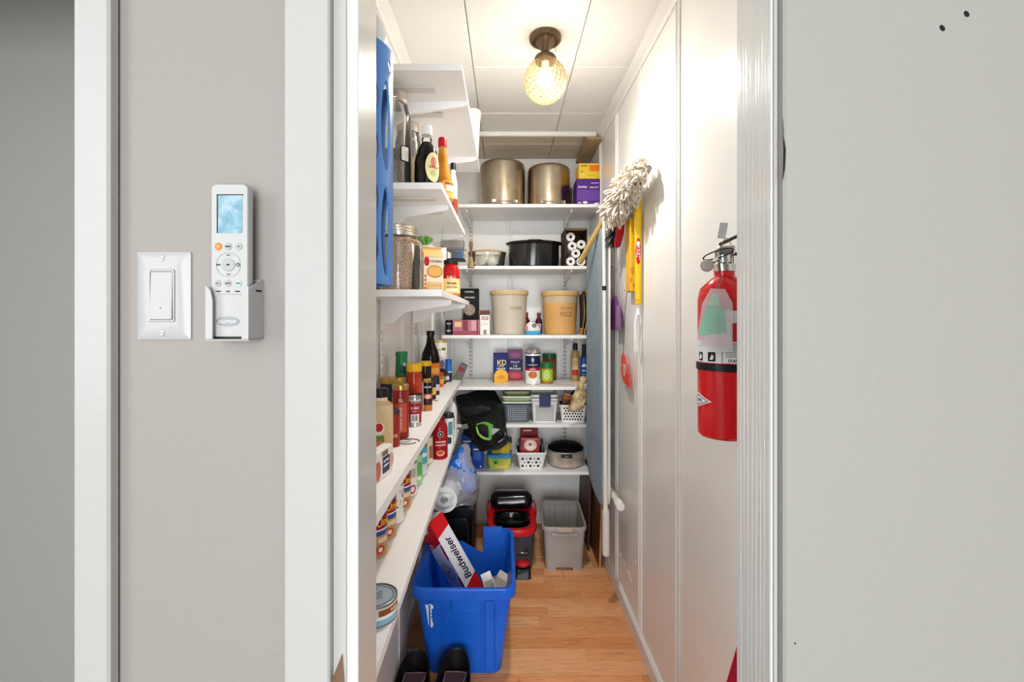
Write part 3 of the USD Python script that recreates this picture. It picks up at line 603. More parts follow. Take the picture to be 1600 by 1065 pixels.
c_ = carton('food_box', 'white and navy food box at the front of the crowded shelf by the door', 'box', (-.290, .968, Z4), .107, .066, .062, pm('#eee9e2', .45), 80.5,
    [('label_print', rr(.034, .034, .002), .018, .028, 'f', NAVY), ('lettering', Tw('ASTRO', .028, True), .018, .036, 'f', WHITE), ('lettering', Tw('yogourt', .026, True), .018, .026, 'f', WHITE), ('label_print', rr(.026, .010), .012, .053, 'f', pm('#7a6a3c', .5)),
     ('label_print', ell(.012, .02), -.022, .024, 'f', pm('#c96a50', .5)), ('label_print', ell(.01, .015), .044, .03, 'f', pm('#d9a9a0', .5)),
     ('label_print', rr(.107, .018), 0, .016, 't', NAVY), ('label_print', rr(.107, .012), 0, -.006, 't', pm('#b5453c', .5)), ('label_print', rr(.03, .012), -.02, .016, 't', WHITE)])
jar('wide navy jar with a flat gold lid, behind the tall red sauce jar', (-.366, 1.49, Z4), .038, .146, pm('#1b2440', .15), pm('#c9a24a', .25, .9), .016, lr=.0385, shoulder=.03)
t, m = jar('tall red pasta sauce jar with a gold lid, third from the door post', (-.2965, 1.30, Z4), .0235, .152, pm('#8d241b', .12), pm('#c9a060', .25, .9), .014, lr=.0225, shoulder=.10)
part(m[0], 'label', wrap(rr(.036, .080), .0236, .06, 0, .0004), pm('#c4523d', .4)); part(m[0], 'lettering', wrap(Tw('CL', .014, True), .0236, .108, 4, .0006), CREAM)
part(m[0], 'lettering', wrap(rt(Tw('CLASSIC SAUCE', .062, True), 90, (0, 0, 1)), .0236, .058, 0, .0012), CREAM); part(m[0], 'label_print', wrap(rr(.018, .05), .0236, .045, -52, .0004), pm('#3a3340', .4))
t, m = jar('slim red chili sauce jar squeezed beside the tan spice bottle', (-.292, 1.215, Z4), .013, .098, pm('#9d2a20', .15), pm('#3a3340', .3), .01, lr=.0125, shoulder=.05)
part(m[0], 'lettering', wrap(Tw('III', .012, True), .0132, .03, 5, .0004), CREAM)
t, m = turned('cheese_shaker', 'cream shaker bottle with a long green cap, taller than the jars around it', 'bottle', (-.367, 1.625, Z4),
    [('bottle', [(0, 0), (.026, 0), (.029, .004), (.029, .09), (.022, .125), (.0215, .130), (0, .130)], pm('#ead0a6', .4)), ('cap', [(0, .1302), (.0225, .1302), (.0195, .20), (.0195, .202), (.0212, .203), (.0212, .216), (.019, .218), (0, .217)], pm('#23804a', .35))])
part(m[1], 'label_print', wrap(rr(.022, .028, .003), .0218, .158, 14, .0006), pm('#1f4f63', .4)); part(m[1], 'lettering', wrap(Tw('B', .009, True), .0215, .175, 26, .0012), WHITE)
part(m[0], 'label', wrap(rr(.05, .07, .005), .0291, .05, 0, .0004), pm('#dd8f66', .5))
t, m = jar('red pepper jar with a bright yellow lid, in front of the dark bottle', (-.318, 1.60, Z4), .0275, .180, pm('#a32a1c', .12, var=('#c94a28', 30)), pm('#efb91e', .35), .026, lr=.0265, shoulder=.06)
part(m[0], 'label', wrap(rr(.10, .062), .0276, .048, 0, .0004), pm('#3a1f24', .4)); part(m[0], 'label_print', wrap(Polygon([(-.012, .02), (-.004, .024), (.014, -.018), (.006, -.022)]), .0276, .05, 0, .001), pm('#e0b8b0', .5))
t, m = can('squat red soup can with a white bar code, in front of the yellow-lidded jar', (-.2845, 1.445, Z4), .0205, .092, [(.012, .080, pm('#a5142a', .3)), (.072, .082, pm('#efe9e2', .4))])
part(m[1], 'label_print', wrap(rr(.026, .026), .0203, .026, 0, .0004), WHITE); part(m[1], 'bar_code', [wrap(rr(w_, .018), .0203, .027, a_, .0009) for a_, w_ in ((-24, .0012), (-16, .002), (-8, .0008), (-1, .0016), (7, .0009), (14, .0022), (22, .001))], INK, smooth=False)
part(m[1], 'lettering', wrap(Tw('A RED', .026, True), .0203, .058, 0, .0006), WHITE); part(m[1], 'lettering', wrap(Tw('TOMATO', .022, True), .0203, .048, 0, .0006), pm('#e4a4a4', .5))
t, m = can('black labelled can with a red picture, behind the squat red can', (-.2855, 1.68, Z4), .0185, .106, [(.004, .022, pm('#c9762c', .4)), (.022, .045, pm('#3a1c24', .4)), (.045, .062, pm('#d06a62', .4)), (.062, .102, pm('#15151a', .35))], rim=pm('#b98f4c', .3, .8))
part(m[4], 'lettering', wrap(Tw('ANCO', .026, True), .0186, .087, 4, .0004), WHITE); part(m[3], 'label_print', wrap(ell(.009, .008), .0186, .052, 4, .0004), pm('#f0c4a0', .5)); part(m[4], 'label_print', wrap(rr(.008, .10), .0186, .053, -58, .0004), WHITE)
t, m = jar('dark jar with a dented yellow lid beside the brown bottle', (-.317, 1.82, Z4), .0235, .166, pm('#2a140e', .15), pm('#e8b81e', .35), .016, lr=.0235, shoulder=.05, band=[(.02, .06, pm('#231a1c', .4))])
part(m[0], 'label_print', wrap(rr(.03, .02), .0237, .09, 20, .001), pm('#d7c24a', .4))
BEER = pm('#120a07', .1)
t, m = turned('beer_bottle', 'large dark brown bottle with an orange label on the crowded shelf', 'bottle', (-.3535, 2.17, Z4),
    [('bottle', [(0, 0), (.040, 0), (.043, .005), (.043, .145), (.038, .172), (.021, .215), (.0165, .245), (.0165, .253), (.0195, .254), (.0195, .272), (.017, .275), (0, .275)], BEER)], 10)
part(m[0], 'label', wrap(rr(.085, .082, .004), .0432, .085, 30, .0004), pm('#e8791f', .4)); part(m[0], 'label_print', wrap(rr(.05, .028, .01), .0432, .09, 32, .0009), pm('#f4b14e', .5))
SP = [('small dark spice jar with a yellow band, first of the far group', 676, 624, 590, 9, '#2a1a18', '#d9b83a', '#2b2b2b'), ('small spice jar with a pale violet label, second of the far group', 681, 617, 587, 10, '#2a1c1e', '#c3b4dd', '#202024'), ('tiny orange spice jar near the end of the crowded shelf', 688, 604.5, 582, 9, '#d0641c', '#e9a24a', '#c23a1c'),
      ('tiny spice jar with a green label, next to the blue can', 692, 600, 577, 9, '#3a2c1c', '#6b9a4a', '#222222'), ('tiny maroon spice jar at the very end of the crowded shelf', 698.5, 597, 580, 9, '#7b1c2c', '#e6d8d0', '#5c1420')]
for lb, u, vb, vt, wd, cb, cl, cc in SP:
    x, y = on(u, vb, Z4); r = wd * y / F / 2; h = (vb - vt) * y / F
    jar(lb, (x, y + r, Z4), r, h, pm(cb, .2), pm(cc, .3), h * .22, lr=r * .9, shoulder=.05, band=[(h * .22, h * .55, pm(cl, .4))], group=None)
t, m = can('slim can, bright blue above and navy below, on the crowded shelf', (-.299, 2.42, Z4), .0175, .118, [(.004, .05, pm('#16305c', .35)), (.05, .056, WHITE), (.056, .112, pm('#1f6fc4', .35))], rim=pm('#2f6fb8', .3, .4))
t, m = can('tall pale canister with violet grapes and a green badge, against the back corner', (-.343, 2.44, Z4), .0335, .216, [(.004, .135, pm('#e4dce2', .45)), (.135, .205, pm('#efe8da', .45))], rim=pm('#c8b27e', .4, .3))
part(m[1], 'label_print', wrap(ell(.014, .02), .0336, .095, 10, .0004), pm('#8d6a92', .5)); part(m[1], 'label_print', wrap(ell(.012, .008), .0336, .066, 10, .0004), pm('#5a3c62', .5)); part(m[2], 'label_print', wrap(rr(.022, .013, .005), .0336, .172, 26, .0004), pm('#3f7a2c', .5)); part(m[2], 'lettering', wrap(Tw('MIX', .026, True), .0336, .168, -20, .0004), pm('#9a8f80', .5))
wl = thing('wire_loop', 'thin wire loop lying on the shelf in front of the food box', 'wire', (*on(637, 690, Z4), Z4 + .0011))
aa = np.linspace(0, 2 * PI * .93, 34)
part(wl, 'loop', tube(np.stack([.030 * np.cos(aa) * (1 + .1 * np.sin(2 * aa)), .026 * np.sin(aa), .0003 + 0 * aa], 1), .0011, 6), pm('#6f6a64', .4, .4)); part(wl, 'loop', tube(np.stack([.017 * np.cos(aa) - .008, .013 * np.sin(aa) - .004, .0025 + 0 * aa], 1), .0009, 6), pm('#6f6a64', .4, .4))
dl = thing('dried_leaf', 'little curled brown scrap on the bare front of the crowded shelf', 'leaf', (*on(679, 627, Z4), Z4 + .0025), 40)
part(dl, 'scrap', tube(curve([(-.018, 0, 0), (-.006, .004, .003), (.005, -.002, .001), (.018, .003, .002)], 10), [.001, .002, .0023, .002, .0018, .002, .0023, .002, .0015, .0008], 6), pm('#8a6238', .7))

# ---------------------------------------------------------------- left shelf 5: the row of cans
CX = -.3385
rows = [(1.055, 'w'), (1.176, 'u'), (1.272, 'u'), (1.368, 'd'), (1.468, 'u'), (1.572, 'r'), (1.674, 'g'), (1.776, 't'), (1.915, 'c')]
LBL = ['white can with dark sideways lettering, first in the low row', 'soup can with a maroon top and yellow letters, second in the low row', 'soup can with a maroon top and yellow letters, third in the low row', 'white can with small dots, fourth in the low row',
       'soup can with maroon top and yellow letters, behind the dotted white can', 'white can with a red ring near its foot, sixth in the low row', 'light green can, seventh in the low row', 'teal can, eighth in the low row', 'cream can last in the low row, before the red bottle']
for (yy, kd), lb in zip(rows, LBL):
    loc = (CX, yy, Z5); r = .036
    if kd == 'u':
        t, m = can(lb, loc, r, .113, [(.004, .058, pm('#cfa06a', .4, var=('#b9803f', 60))), (.0581, .070, pm('#2f4f94', .35)), (.070, .074, WHITE), (.074, .109, pm('#96183a', .35))])
        part(m[4], 'lettering', wrap(Tw('Unico', .064, True), r, .091, 66, .0003), YEL); part(m[1], 'label_print', wrap(ell(.011, .011).difference(ell(.006, .006)), r, .024, 30, .0003), pm('#c9402e', .4)); part(m[1], 'label_print', wrap(ell(.006, .006), r, .024, 30, .0006), CREAM)
        part(m[1], 'label_print', wrap(rr(.03, .012, .004), r, .047, 44, .0003), pm('#e9d6b0', .5))
    elif kd == 'w':
        t, m = can(lb, loc, r, .113, [(.004, .109, pm('#eceae6', .4))]); part(m[1], 'lettering', wrap(rt(Tw('SIROP DE', .07, True), 90, (0, 0, 1)), r, .06, 34, .0003), INK); part(m[1], 'label_print', wrap(rr(.10, .022), r, .016, 0, .0003), pm('#b98a78', .4))
    elif kd == 'd':
        t, m = can(lb, loc, r, .113, [(.004, .109, pm('#efece6', .4))])
        rg = random.Random(2)
        part(m[1], 'dots', [wrap(ell(.0022, .0022, 8), r, rg.uniform(.012, .10), rg.uniform(5, 70), .0003) for _ in range(22)], pm('#8a6f60', .5), smooth=False)
    elif kd == 'r':
        t, m = can(lb, loc, r, .113, [(.004, .109, pm('#ece8e2', .4))]); part(m[1], 'label_print', wrap(ell(.013, .015).difference(ell(.008, .010)), r, .026, 36, .0003), RED); part(m[1], 'label_print', wrap(rr(.02, .03, .006), r, .08, 40, .0003), pm('#b5b0a8', .5))
    elif kd == 'g':
        t, m = can(lb, loc, r, .113, [(.004, .109, pm('#a9d69a', .4))]); part(m[1], 'label_print', wrap(rr(.03, .05, .01), r, .06, 42, .0003), pm('#5fae52', .5)); part(m[1], 'label_print', wrap(ell(.010, .008), r, .028, 42, .0006), pm('#eaf3d8', .5))
    elif kd == 't':
        t, m = can(lb, loc, r, .113, [(.004, .045, pm('#cfe3e6', .4)), (.045, .109, pm('#4fb3c6', .4))]); part(m[2], 'label_print', wrap(rr(.03, .016, .005), r, .08, 45, .0003), pm('#d9f0f2', .5))
    else:
        t, m = can(lb, loc, r, .113, [(.004, .109, pm('#e6dcc4', .4))]); part(m[1], 'label_print', wrap(rr(.02, .05, .004), r, .05, 50, .0003), pm('#b06a4a', .5))
t, m = turned('drink_bottle', 'red bottle can with a round badge and white lettering on the lowest left shelf', 'bottle', (-.2835, 1.985, Z5),
    [('bottle', [(0, 0), (.030, 0), (.034, .006), (.034, .125), (.030, .143), (.021, .156), (.021, .162), (0, .162)], pm('#a3141c', .2)), ('cap', [(0, .1622), (.022, .1622), (.022, .176), (.020, .178), (0, .178)], pm('#8d1018', .3))])
part(m[0], 'badge', wrap(ell(.0125, .0125), .0341, .108, 6, .0004), WHITE); part(m[0], 'badge_ring', wrap(ell(.0108, .0108), .0341, .108, 6, .0008), INK); part(m[0], 'lettering', wrap(Tw('B', .006, True), .0341, .108, 6, .0014), WHITE)
part(m[0], 'lettering', wrap(Tw('WESTERN', .046, True), .0341, .075, 6, .0004), WHITE); part(m[0], 'lettering', wrap(Tw('CANADIAN', .046, True), .0341, .062, 6, .0004), WHITE)
part(m[0], 'bowl_picture', wrap(ell(.018, .012), .0341, .028, 6, .0004), pm('#e9b98a', .5)); part(m[0], 'bowl_picture', wrap(ell(.013, .008), .0341, .03, 6, .0008), pm('#c9502c', .5))
t, m = jar('white and teal jar with a dark lid, right of the red bottle', (-.264, 2.115, Z5), .026, .165, pm('#e6ecec', .3), pm('#23282c', .3), .018, lr=.026, shoulder=.04)
part(m[0], 'label_print', wrap(rr(.02, .06, .006), .0262, .10, 24, .0004), pm('#4f9aa6', .4)); part(m[0], 'label_print', wrap(rr(.022, .03, .008), .0262, .045, 10, .0004), pm('#2c3a44', .4))
t, m = turned('spray_bottle', 'white bottle with a pointed nozzle at the far end of the lowest left shelf', 'bottle', (-.276, 2.315, Z5),
    [('bottle', [(0, 0), (.029, 0), (.032, .005), (.032, .14), (.024, .168), (.012, .182), (0, .184)], pm('#e3e4e4', .3)), ('nozzle', [(0, .184), (.010, .184), (.009, .195), (.004, .205), (.0035, .222), (0, .223)], WHITE)])
part(m[0], 'label', wrap(rr(.045, .09, .004), .0322, .08, 0, .0004), pm('#f2f2f0', .5)); part(m[0], 'label_print', wrap(rr(.006, .07), .0322, .08, 30, .0008), pm('#a9655a', .5))
t, m = can('wide low tuna tin with a pale blue lid, nearest tin on the lowest shelf', (-.2625, .935, Z5), .0425, .042, [(.0035, .014, pm('#8fc0d8', .4)), (.014, .020, WHITE), (.020, .036, pm('#e4d8cc', .4))], rim=pm('#8d9296', .3, .7))
part(m[3], 'label_print', wrap(rr(.05, .011), .0424, .027, 40, .0004), pm('#8a4a2c', .4)); part(m[3], 'lettering', wrap(Tw('TUNA', .02, True, hmax=.008), .0424, .027, 52, .0008), CREAM)
part(m[0], 'lid_panel', mv(ext(ell(.0385, .0385), .0004), 0, 0, .0391), pm('#a9bccb', .35, .3))
part(m[0], 'lid_print', mv(ext(ell(.035, .035).difference(ell(.0335, .0335)), .0003), 0, 0, .0396), pm('#3a4a5a', .5))
for q in range(4): part(m[0], 'lid_print', mv(rt(ext(rr(.03, .0018), .0003), 20, (0, 0, 1)), -.002, -.012 + q * .007, .0396), pm('#3a4a5a', .5))
part(m[0], 'lettering', mv(T('1', .008, True), 0, .027, .0396), pm('#3a4a5a', .5))

# ---------------------------------------------------------------- blue bag dispenser behind the door post
dp = thing('bag_dispenser', 'tall blue slotted plastic bag dispenser hung behind the left door post', 'dispenser', (-.2585, .764, 1.393))
R0, HT = .070, .385
shell = rev([(R0 - .004, 0), (R0, 0), (R0, HT), (R0 - .004, HT), (R0 - .004, 0)], 56)
cutters = []
for a, zs, hh, ww in ((46, (.055, .135, .215, .295), .056, .026), (72, (.085, .255), .145, .026), (128, (.085, .255), .145, .03), (160, (.085, .255), .145, .024), (8, (.055, .135, .215, .295), .058, .03), (-48, (.055, .135, .215, .295), .058, .03)):
    for zz in zs:
        e = ext(ell(ww / 2, hh / 2, 24), .05); e = onface(e, 0, -R0 + .02 - .03 + .0, zz, 'f', -.02); cutters.append(rt(e, a, (0, 0, 1)))
cutters.append(rt(onface(ext(ell(.006, .007, 16), .05), 0, -R0 + .0, .358, 'f', -.02), 80, (0, 0, 1)))
BLUEP = pm('#5585c6', .35)
part(dp, 'sleeve', cut(shell, cutters), BLUEP, smooth=40)
part(dp, 'bottom_ring', rev([(R0 - .012, .0005), (R0 - .0045, .0005), (R0 - .0045, .012), (R0 - .012, .008), (R0 - .012, .0005)], 40), BLUEP)
bg = blob([(0, 0, .10, .045), (0, 0, .26, .05), (.012, -.01, .37, .045), (.034, -.012, .405, .031), (.030, -.012, .435, .018)], [(0, 1), (1, 2), (2, 3), (3, 4)], .014, 4, .004, 22)
pbg = thing('plastic_bags', 'crumpled white plastic bags stuffed in the blue dispenser', 'plastic bags', (-.2585, .764, 1.393)); part(pbg, 'bags', bg, pm('#e6e4e0', .4, sub=.0), smooth=60)
lab = thing('paper_tag', 'white paper tag stuck on the blue dispenser beside the seed jar', 'tag', (-.198, .748, 1.737), 30)
part(lab, 'tag', rt(ext(Polygon([(-.008, -.033), (.004, -.026), (.012, .004), (.006, .028), (-.008, .030)]), .0008), 90, (1, 0, 0)), WHITE)
part(lab, 'tag_print', [mv(rt(rt(ext(rr(.013, .0011), .0004), 62, (0, 0, 1)), 90, (1, 0, 0)), q * .0042 - .004, -.0009, -.002) for q in range(4)], INK, smooth=False)

# ---------------------------------------------------------------- back shelves
def rim_ring(R, z0, z1, t=.003): return rev([(R - t, z0), (R, z0), (R, z1), (R - t, z1), (R - t, z0)], 40)
POT = pm('#cbbfae', .25, 1.0, var=('#b39f80', 7))
def pot(label, x, y, r, h):
    t = thing('stock_pot', label, 'pot', (x, y, B1))
    part(t, 'body', rev([(0, .001), (r - .004, .001), (r, .004), (r, h - .022), (r - .004, h - .008), (r - .014, h), (0, h + .001)], 56), POT, smooth=30)
    part(t, 'rim', rev([(r, 0), (r + .003, 0), (r + .003, .006), (r, .006), (r, 0)], 56), POT)
    for a in (0, 180):
        hh = curve([(-.062, -r + .004, .026), (-.05, -r - .026, .022), (0, -r - .036, .016), (.05, -r - .026, .022), (.062, -r + .004, .026)], 18)
        p = part(t, 'handle', rt(tube(hh, .0035, 8), a + 6, (0, 0, 1)), STEEL)
        for sx in (-.062, .062): part(p, 'bracket', rt(bx(sx - .013, sx + .013, -r - .003, -r + .006, .016, .036, .003), a + 6, (0, 0, 1)), STEEL)
pot('large steel stock pot turned upside down, left of the pair', -.018, 2.80, .1355, .278)
pot('slightly smaller upside-down steel stock pot beside the purple box', .263, 2.81, .128, .258)
gl = thing('pot_lid', 'thin steel pot lid standing on edge between the pots and the purple box', 'lid', (.401, 2.83, B1 + .074))
part(gl, 'disc', rt(cyl(.074, -.003, .003, 36, .002), 90, (0, 1, 0)), STEEL)
carton('cleaning_box', 'purple mop pad box with white lettering at the right end of the top shelf', 'box', (.4755, 2.715, B1), .134, .13, .150, pm('#502487', .5), 0,
    [('lettering', Tw('Swiffer', .055, True, .25), -.032, .103, 'f', WHITE), ('lettering', Tw('WETJET', .052, True, .15), .034, .100, 'f', WHITE), ('label_print', rr(.045, .006), .038, .125, 'f', pm('#e7a4d8', .5)),
     ('label_print', ell(.014, .007), -.018, .014, 'f', WHITE), ('label_print', rr(.02, .006), -.050, .012, 'f', pm('#cfc1e6', .5)), ('label_print', rr(.128, .06), 0, .055, 'f', pm('#6a3f9e', .4)), ('label_print', Polygon([(-.02, -.004), (.0, .004), (.02, .006), (.004, -.006)]), .045, .008, 'f', WHITE)])
carton('cleaning_box', 'yellow duster box with an orange patch, lying on the purple box', 'box', (.481, 2.715, B1 + .1501), .118, .12, .090, pm('#f5cf3a', .4), 0,
    [('label_print', rr(.054, .036), .030, .062, 'f', pm('#ef7f1e', .4)), ('lettering', Tw('Swiffer', .042, True, .25), -.028, .075, 'f', INK), ('label_print', rr(.014, .005), -.042, .042, 'f', BROWN), ('label_print', ell(.008, .006), -.036, .022, 'f', pm('#d9d4b8', .5)), ('label_print', rr(.05, .004), .012, .02, 'f', pm('#e6a42a', .5))])
# B2
gc = thing('casserole_dish', 'round clear casserole dish full of pale wrapped lumps', 'dish', (-.112, 2.795, B2))
part(gc, 'bowl', rev([(0, .0), (.088, 0), (.104, .02), (.113, .083), (.116, .088), (.112, .090), (.108, .084), (.099, .022), (.084, .005), (0, .004)], 40), GLASS)
rg = random.Random(5)
for k in range(11):
    a, q = k * 2.4, .08 * math.sqrt((k + .5) / 11)
    m = trimesh.creation.icosphere(2, 1.0); m.vertices *= np.array([.031, .027, .030]) * rg.uniform(.8, 1.05); m.vertices += m.vertex_normals * ((meshkit.fbm(m.vertices * 60 + k, 2, k) - .5) * .006)[:, None]
    part(gc, 'lump', mv(m, q * math.cos(a), q * math.sin(a), .037 + (.018 if k < 4 else 0)), pm('#e8e2d6', .5), smooth=True)
part(gc, 'tan_lid', rev([(.100, .0905), (.117, .0905), (.118, .094), (.113, .098), (.100, .097), (.100, .0905)], 40), pm('#c9a86c', .5))
ro = thing('roasting_pan', 'wide black enamel roasting pan with a rolled rim', 'pan', (.171, 2.80, B2))
def oval(a, b, z, n=48): w = np.arange(n) * 2 * PI / n; return np.stack([a * np.cos(w), b * np.sin(w), np.full(n, z)], 1)
ENAM = pm('#111113', .18, coat=.5)
part(ro, 'body', loft([oval(.142, .105, 0), oval(.150, .113, .008), oval(.153, .117, .137), oval(.168, .131, .143), oval(.172, .134, .149), oval(.167, .130, .153), oval(.149, .113, .146), oval(.146, .110, .012)]), ENAM, smooth=40)
part(ro, 'front_grip', tube(curve([(-.045, -.134, .147), (-.03, -.143, .150), (.03, -.143, .150), (.045, -.134, .147)], 12), .004, 8), ENAM)
cb = thing('cardboard_box', 'open cardboard box packed with small white paper rolls on the back shelf', 'box', (.413, 2.80, B2))
KRAFT = pm('#8a6a48', .8, var=('#7a5b3c', 30)); 
w_, d_, h_ = .126, .22, .222
for nm, m in (('bottom', bx(-w_ / 2, w_ / 2, -d_ / 2, d_ / 2, 0, .004)), ('side', bx(-w_ / 2, -w_ / 2 + .004, -d_ / 2, d_ / 2, .004, h_)), ('side', bx(w_ / 2 - .004, w_ / 2, -d_ / 2, d_ / 2, .004, h_)), ('back', bx(-w_ / 2 + .004, w_ / 2 - .004, d_ / 2 - .004, d_ / 2, .004, h_)), ('top', bx(-w_ / 2, w_ / 2, -d_ / 2 + .01, d_ / 2, h_, h_ + .004))):
    part(cb, nm, m, pm('#4a3526', .8) if nm in ('side', 'back') else KRAFT, smooth=False)
flap = rt(bx(-w_ / 2, w_ / 2, -.05, 0, 0, .003), 18, (1, 0, 0)); part(cb, 'flap', mv(flap, 0, -d_ / 2 + .01, h_ - .002), KRAFT, smooth=False)
for lb, px_, pz_ in (('top left paper roll, white with a dark core, in the open cardboard box', -.0305, .172), ('second paper roll down on the left of the open cardboard box', -.021, .118), ('bottom left paper roll in the open cardboard box', -.0305, .0275),
                     ('bottom right paper roll in the open cardboard box', .0305, .0275), ('middle paper roll lying on the two lowest ones in the open cardboard box', 0, .0755), ('upper right paper roll pressed to the side of the open cardboard box', .032, .128)):
    r_ = thing('paper_roll', lb, 'paper roll', (.413 + px_, 2.80, B2 + .0045 + pz_), group='paper rolls in the cardboard box')
    R_ = .0262
    m = rev([(.009, -.09), (R_ - .001, -.09), (R_, -.089), (R_, .09), (.009, .09), (.009, -.09)], 28); part(r_, 'paper', rt(m, 90, (1, 0, 0)), pm('#efeeea', .7))
    part(r_, 'core', rt(rev([(0, -.084), (.0088, -.084), (.0088, .088), (0, .088)], 18), 90, (1, 0, 0)), pm('#1d1a18', .8))
# B3
pk = [('black tub with white lettering at the left end of the bin shelf', -.356, 2.74, .021, .088)]
t, m = can('stack of black jars with white lettering at the left end of the bin shelf', (-.336, 2.74, B3), .0225, .088, [(.002, .043, pm('#17181c', .4)), (.045, .086, pm('#17181c', .4))], rim=BLACK, name='jar', cat='jar')
part(m[1], 'lettering', wrap(Tw('WY', .026, True), .0226, .024, 0, .0004), WHITE); part(m[2], 'lettering', wrap(Tw('WAY', .028, True), .0226, .066, 0, .0004), WHITE)
pb = carton('food_packet', 'pink shrink-wrapped packets stacked under the grey tub', 'packet', (-.232, 2.77, B3), .160, .12, .088, pm('#b5727e', .35), 0,
    [('label_print', rr(.040, .030, .003), -.048, .062, 'f', pm('#e9c79a', .5)), ('label_print', rr(.03, .06), -.005, .055, 'f', pm('#8a2f44', .45)), ('label_print', rr(.03, .06), .045, .055, 'f', pm('#d9a2a6', .45)), ('label_print', rr(.158, .022), 0, .012, 'f', pm('#a04a5c', .45)), ('label_print', rr(.008, .07), .066, .05, 'f', pm('#7a2438', .45))])
tb = thing('plastic_tub', 'translucent grey plastic tub balanced on the black jars and pink packets', 'tub', (-.315, 2.80, B3 + .0885))
part(tb, 'tub', tub(.105, .09, .118, .10, .082, .002, .012, .003), pm('#aab0ac', .3)); part(tb, 'lid', loft([rring(.122, .104, .014, .0822), rring(.124, .106, .014, .0835), rring(.124, .106, .014, .088), rring(.116, .098, .012, .090)]), pm('#bcc1bd', .3))
bk = carton('food_packet', 'tall black packet with white lettering and a round picture of popped grain', 'packet', (-.224, 2.895, B3), .112, .07, .282, pm('#0d0d0f', .6), 0,
    [('lettering', Tw('KERNEL', .058, True), .0, .262, 'f', WHITE), ('lettering', Tw('POPCORN', .062, True), 0, .226, 'f', WHITE), ('label_print', ell(.034, .034).difference(ell(.032, .032)), 0, .150, 'f', WHITE), ('round_picture', ell(.030, .030), 0, .150, 'f', pm('#cbb4a4', .5, var=('#8a6f62', 120)))])
mk = thing('drink_carton', 'small white carton with a brown gable top beside the sugar bin', 'carton', (-.125, 2.755, B3), 6)
b_ = part(mk, 'box', bx(-.029, .029, -.029, .029, 0, .118, .001), pm('#efe9e4', .45), smooth=False)
part(mk, 'gable_top', loft([rring(.058, .058, .001, .1182, 1), rring(.058, .012, .001, .138, 1), rring(.058, .004, .001, .146, 1)]), pm('#6b4a3f', .5), smooth=False)
for i, (shp, z, mt) in enumerate([(rr(.04, .02), .098, pm('#b98a84', .5)), (rr(.036, .05), .058, pm('#f7f4f0', .5)), (rr(.022, .002), .07, pm('#c08a84', .5)), (rr(.03, .0015), .06, INK), (rr(.016, .026), .016, pm('#8a8480', .5))]): part(b_, 'label_print', onface(shp, 0, -.029, z, 'f', .0001 + .0003 * i), mt, smooth=False)
part(b_, 'lettering', onface(Tw('LAIT', .03, True), 0, -.029, .098, 'f', .0012), WHITE)
def binn(label, x, y, rt_, rb_, h, mat, lidm, words, fill=None):
    t = thing('food_bin', label, 'bin', (x, y, B3), face_cam(x, y)); b = part(t, 'body', rev([(0, 0), (rb_ - .004, 0), (rb_, .004), (rt_, h - .03), (rt_, h - .028), (0, h - .028)], 48), mat)
    part(t, 'rim', rev([(0, h - .0278), (rt_ + .006, h - .0278), (rt_ + .008, h - .02), (rt_ + .008, h - .008), (rt_ + .004, h), (0, h)], 48), lidm)
    for i, wd in enumerate(words): part(b, 'lettering', wrap(Tw(wd, .075, False), rb_ + (rt_ - rb_) * .6 + .0006, h * (.60 - .13 * i), 22, .0006), pm('#8a6a44', .6))
    if fill: part(b, 'fill_band', rev([(rb_ + (rt_ - rb_) * .05 + .0004, .006), (rb_ + (rt_ - rb_) * .75 + .0012, h * .72), (rb_ + (rt_ - rb_) * .75 + .0002, h * .72), (rb_, .006), (rb_ + (rt_ - rb_) * .05 + .0004, .006)], 48), fill, label='tan contents showing through the side')
binn('large grey-beige lidded bin with faded SUGAR lettering', .0216, 2.825, .110, .098, .266, pm('#cdc2b2', .45), pm('#d2b98a', .45), ['SUGAR'])
binn('large tan lidded bin with faded BROWN RICE lettering', .333, 2.825, .108, .095, .262, pm('#cfb893', .45), pm('#d6b276', .45), ['BROWN', 'RICE'], pm('#d9a765', .5))
for x_, u_, hh in ((.132, 'left', .135), (.2125, 'right', .132)):
    t, m = turned('sauce_bottle', f'small maroon bottle half hidden between the two big bins, {u_} one', 'bottle', (x_, 2.94, B3),
        [('bottle', [(0, 0), (.020, 0), (.022, .004), (.022, hh * .6), (.010, hh * .78), (.010, hh * .85), (0, hh * .85)], pm('#5a1626', .2)), ('cap', [(0, hh * .852), (.012, hh * .852), (.012, hh), (0, hh)], pm('#8a3a44', .4))])
    part(m[0], 'label', wrap(rr(.03, .04), .0222, .045, 0, .0003), pm('#c9b7bd', .5))
dm = thing('food_packet', 'rounded white and blue wrapped packet lying between the two big bins', 'packet', (.161, 2.735, B3))
part(dm, 'tray', loft([rring(.086, .07, .02, 0), rring(.096, .08, .022, .022), rring(.094, .078, .022, .024)]), pm('#4aa3cf', .35))
mm = trimesh.creation.icosphere(3, 1.0); mm = trimesh.intersections.slice_mesh_plane(mm, [0, 0, 1], [0, 0, 0], cap=False); mm.vertices *= [.045, .037, .052]; mm.vertices[:, 2] *= 1 - .25 * (mm.vertices[:, 0] / .045)
part(dm, 'film_dome', mv(mm, 0, 0, .0243), pm('#e9e7e6', .3), smooth=True)
part(dm, 'logo', mv(rt(rt(ext(ell(.013, .011).difference(ell(.007, .006)), .0006), 60, (1, 0, 0)), 0, (0, 0, 1)), .006, -.034, .055), pm('#4a2a30', .5)); part(dm, 'label_print', bx(-.046, -.030, -.042, -.03, .03, .05, .003), pm('#d9756a', .5))
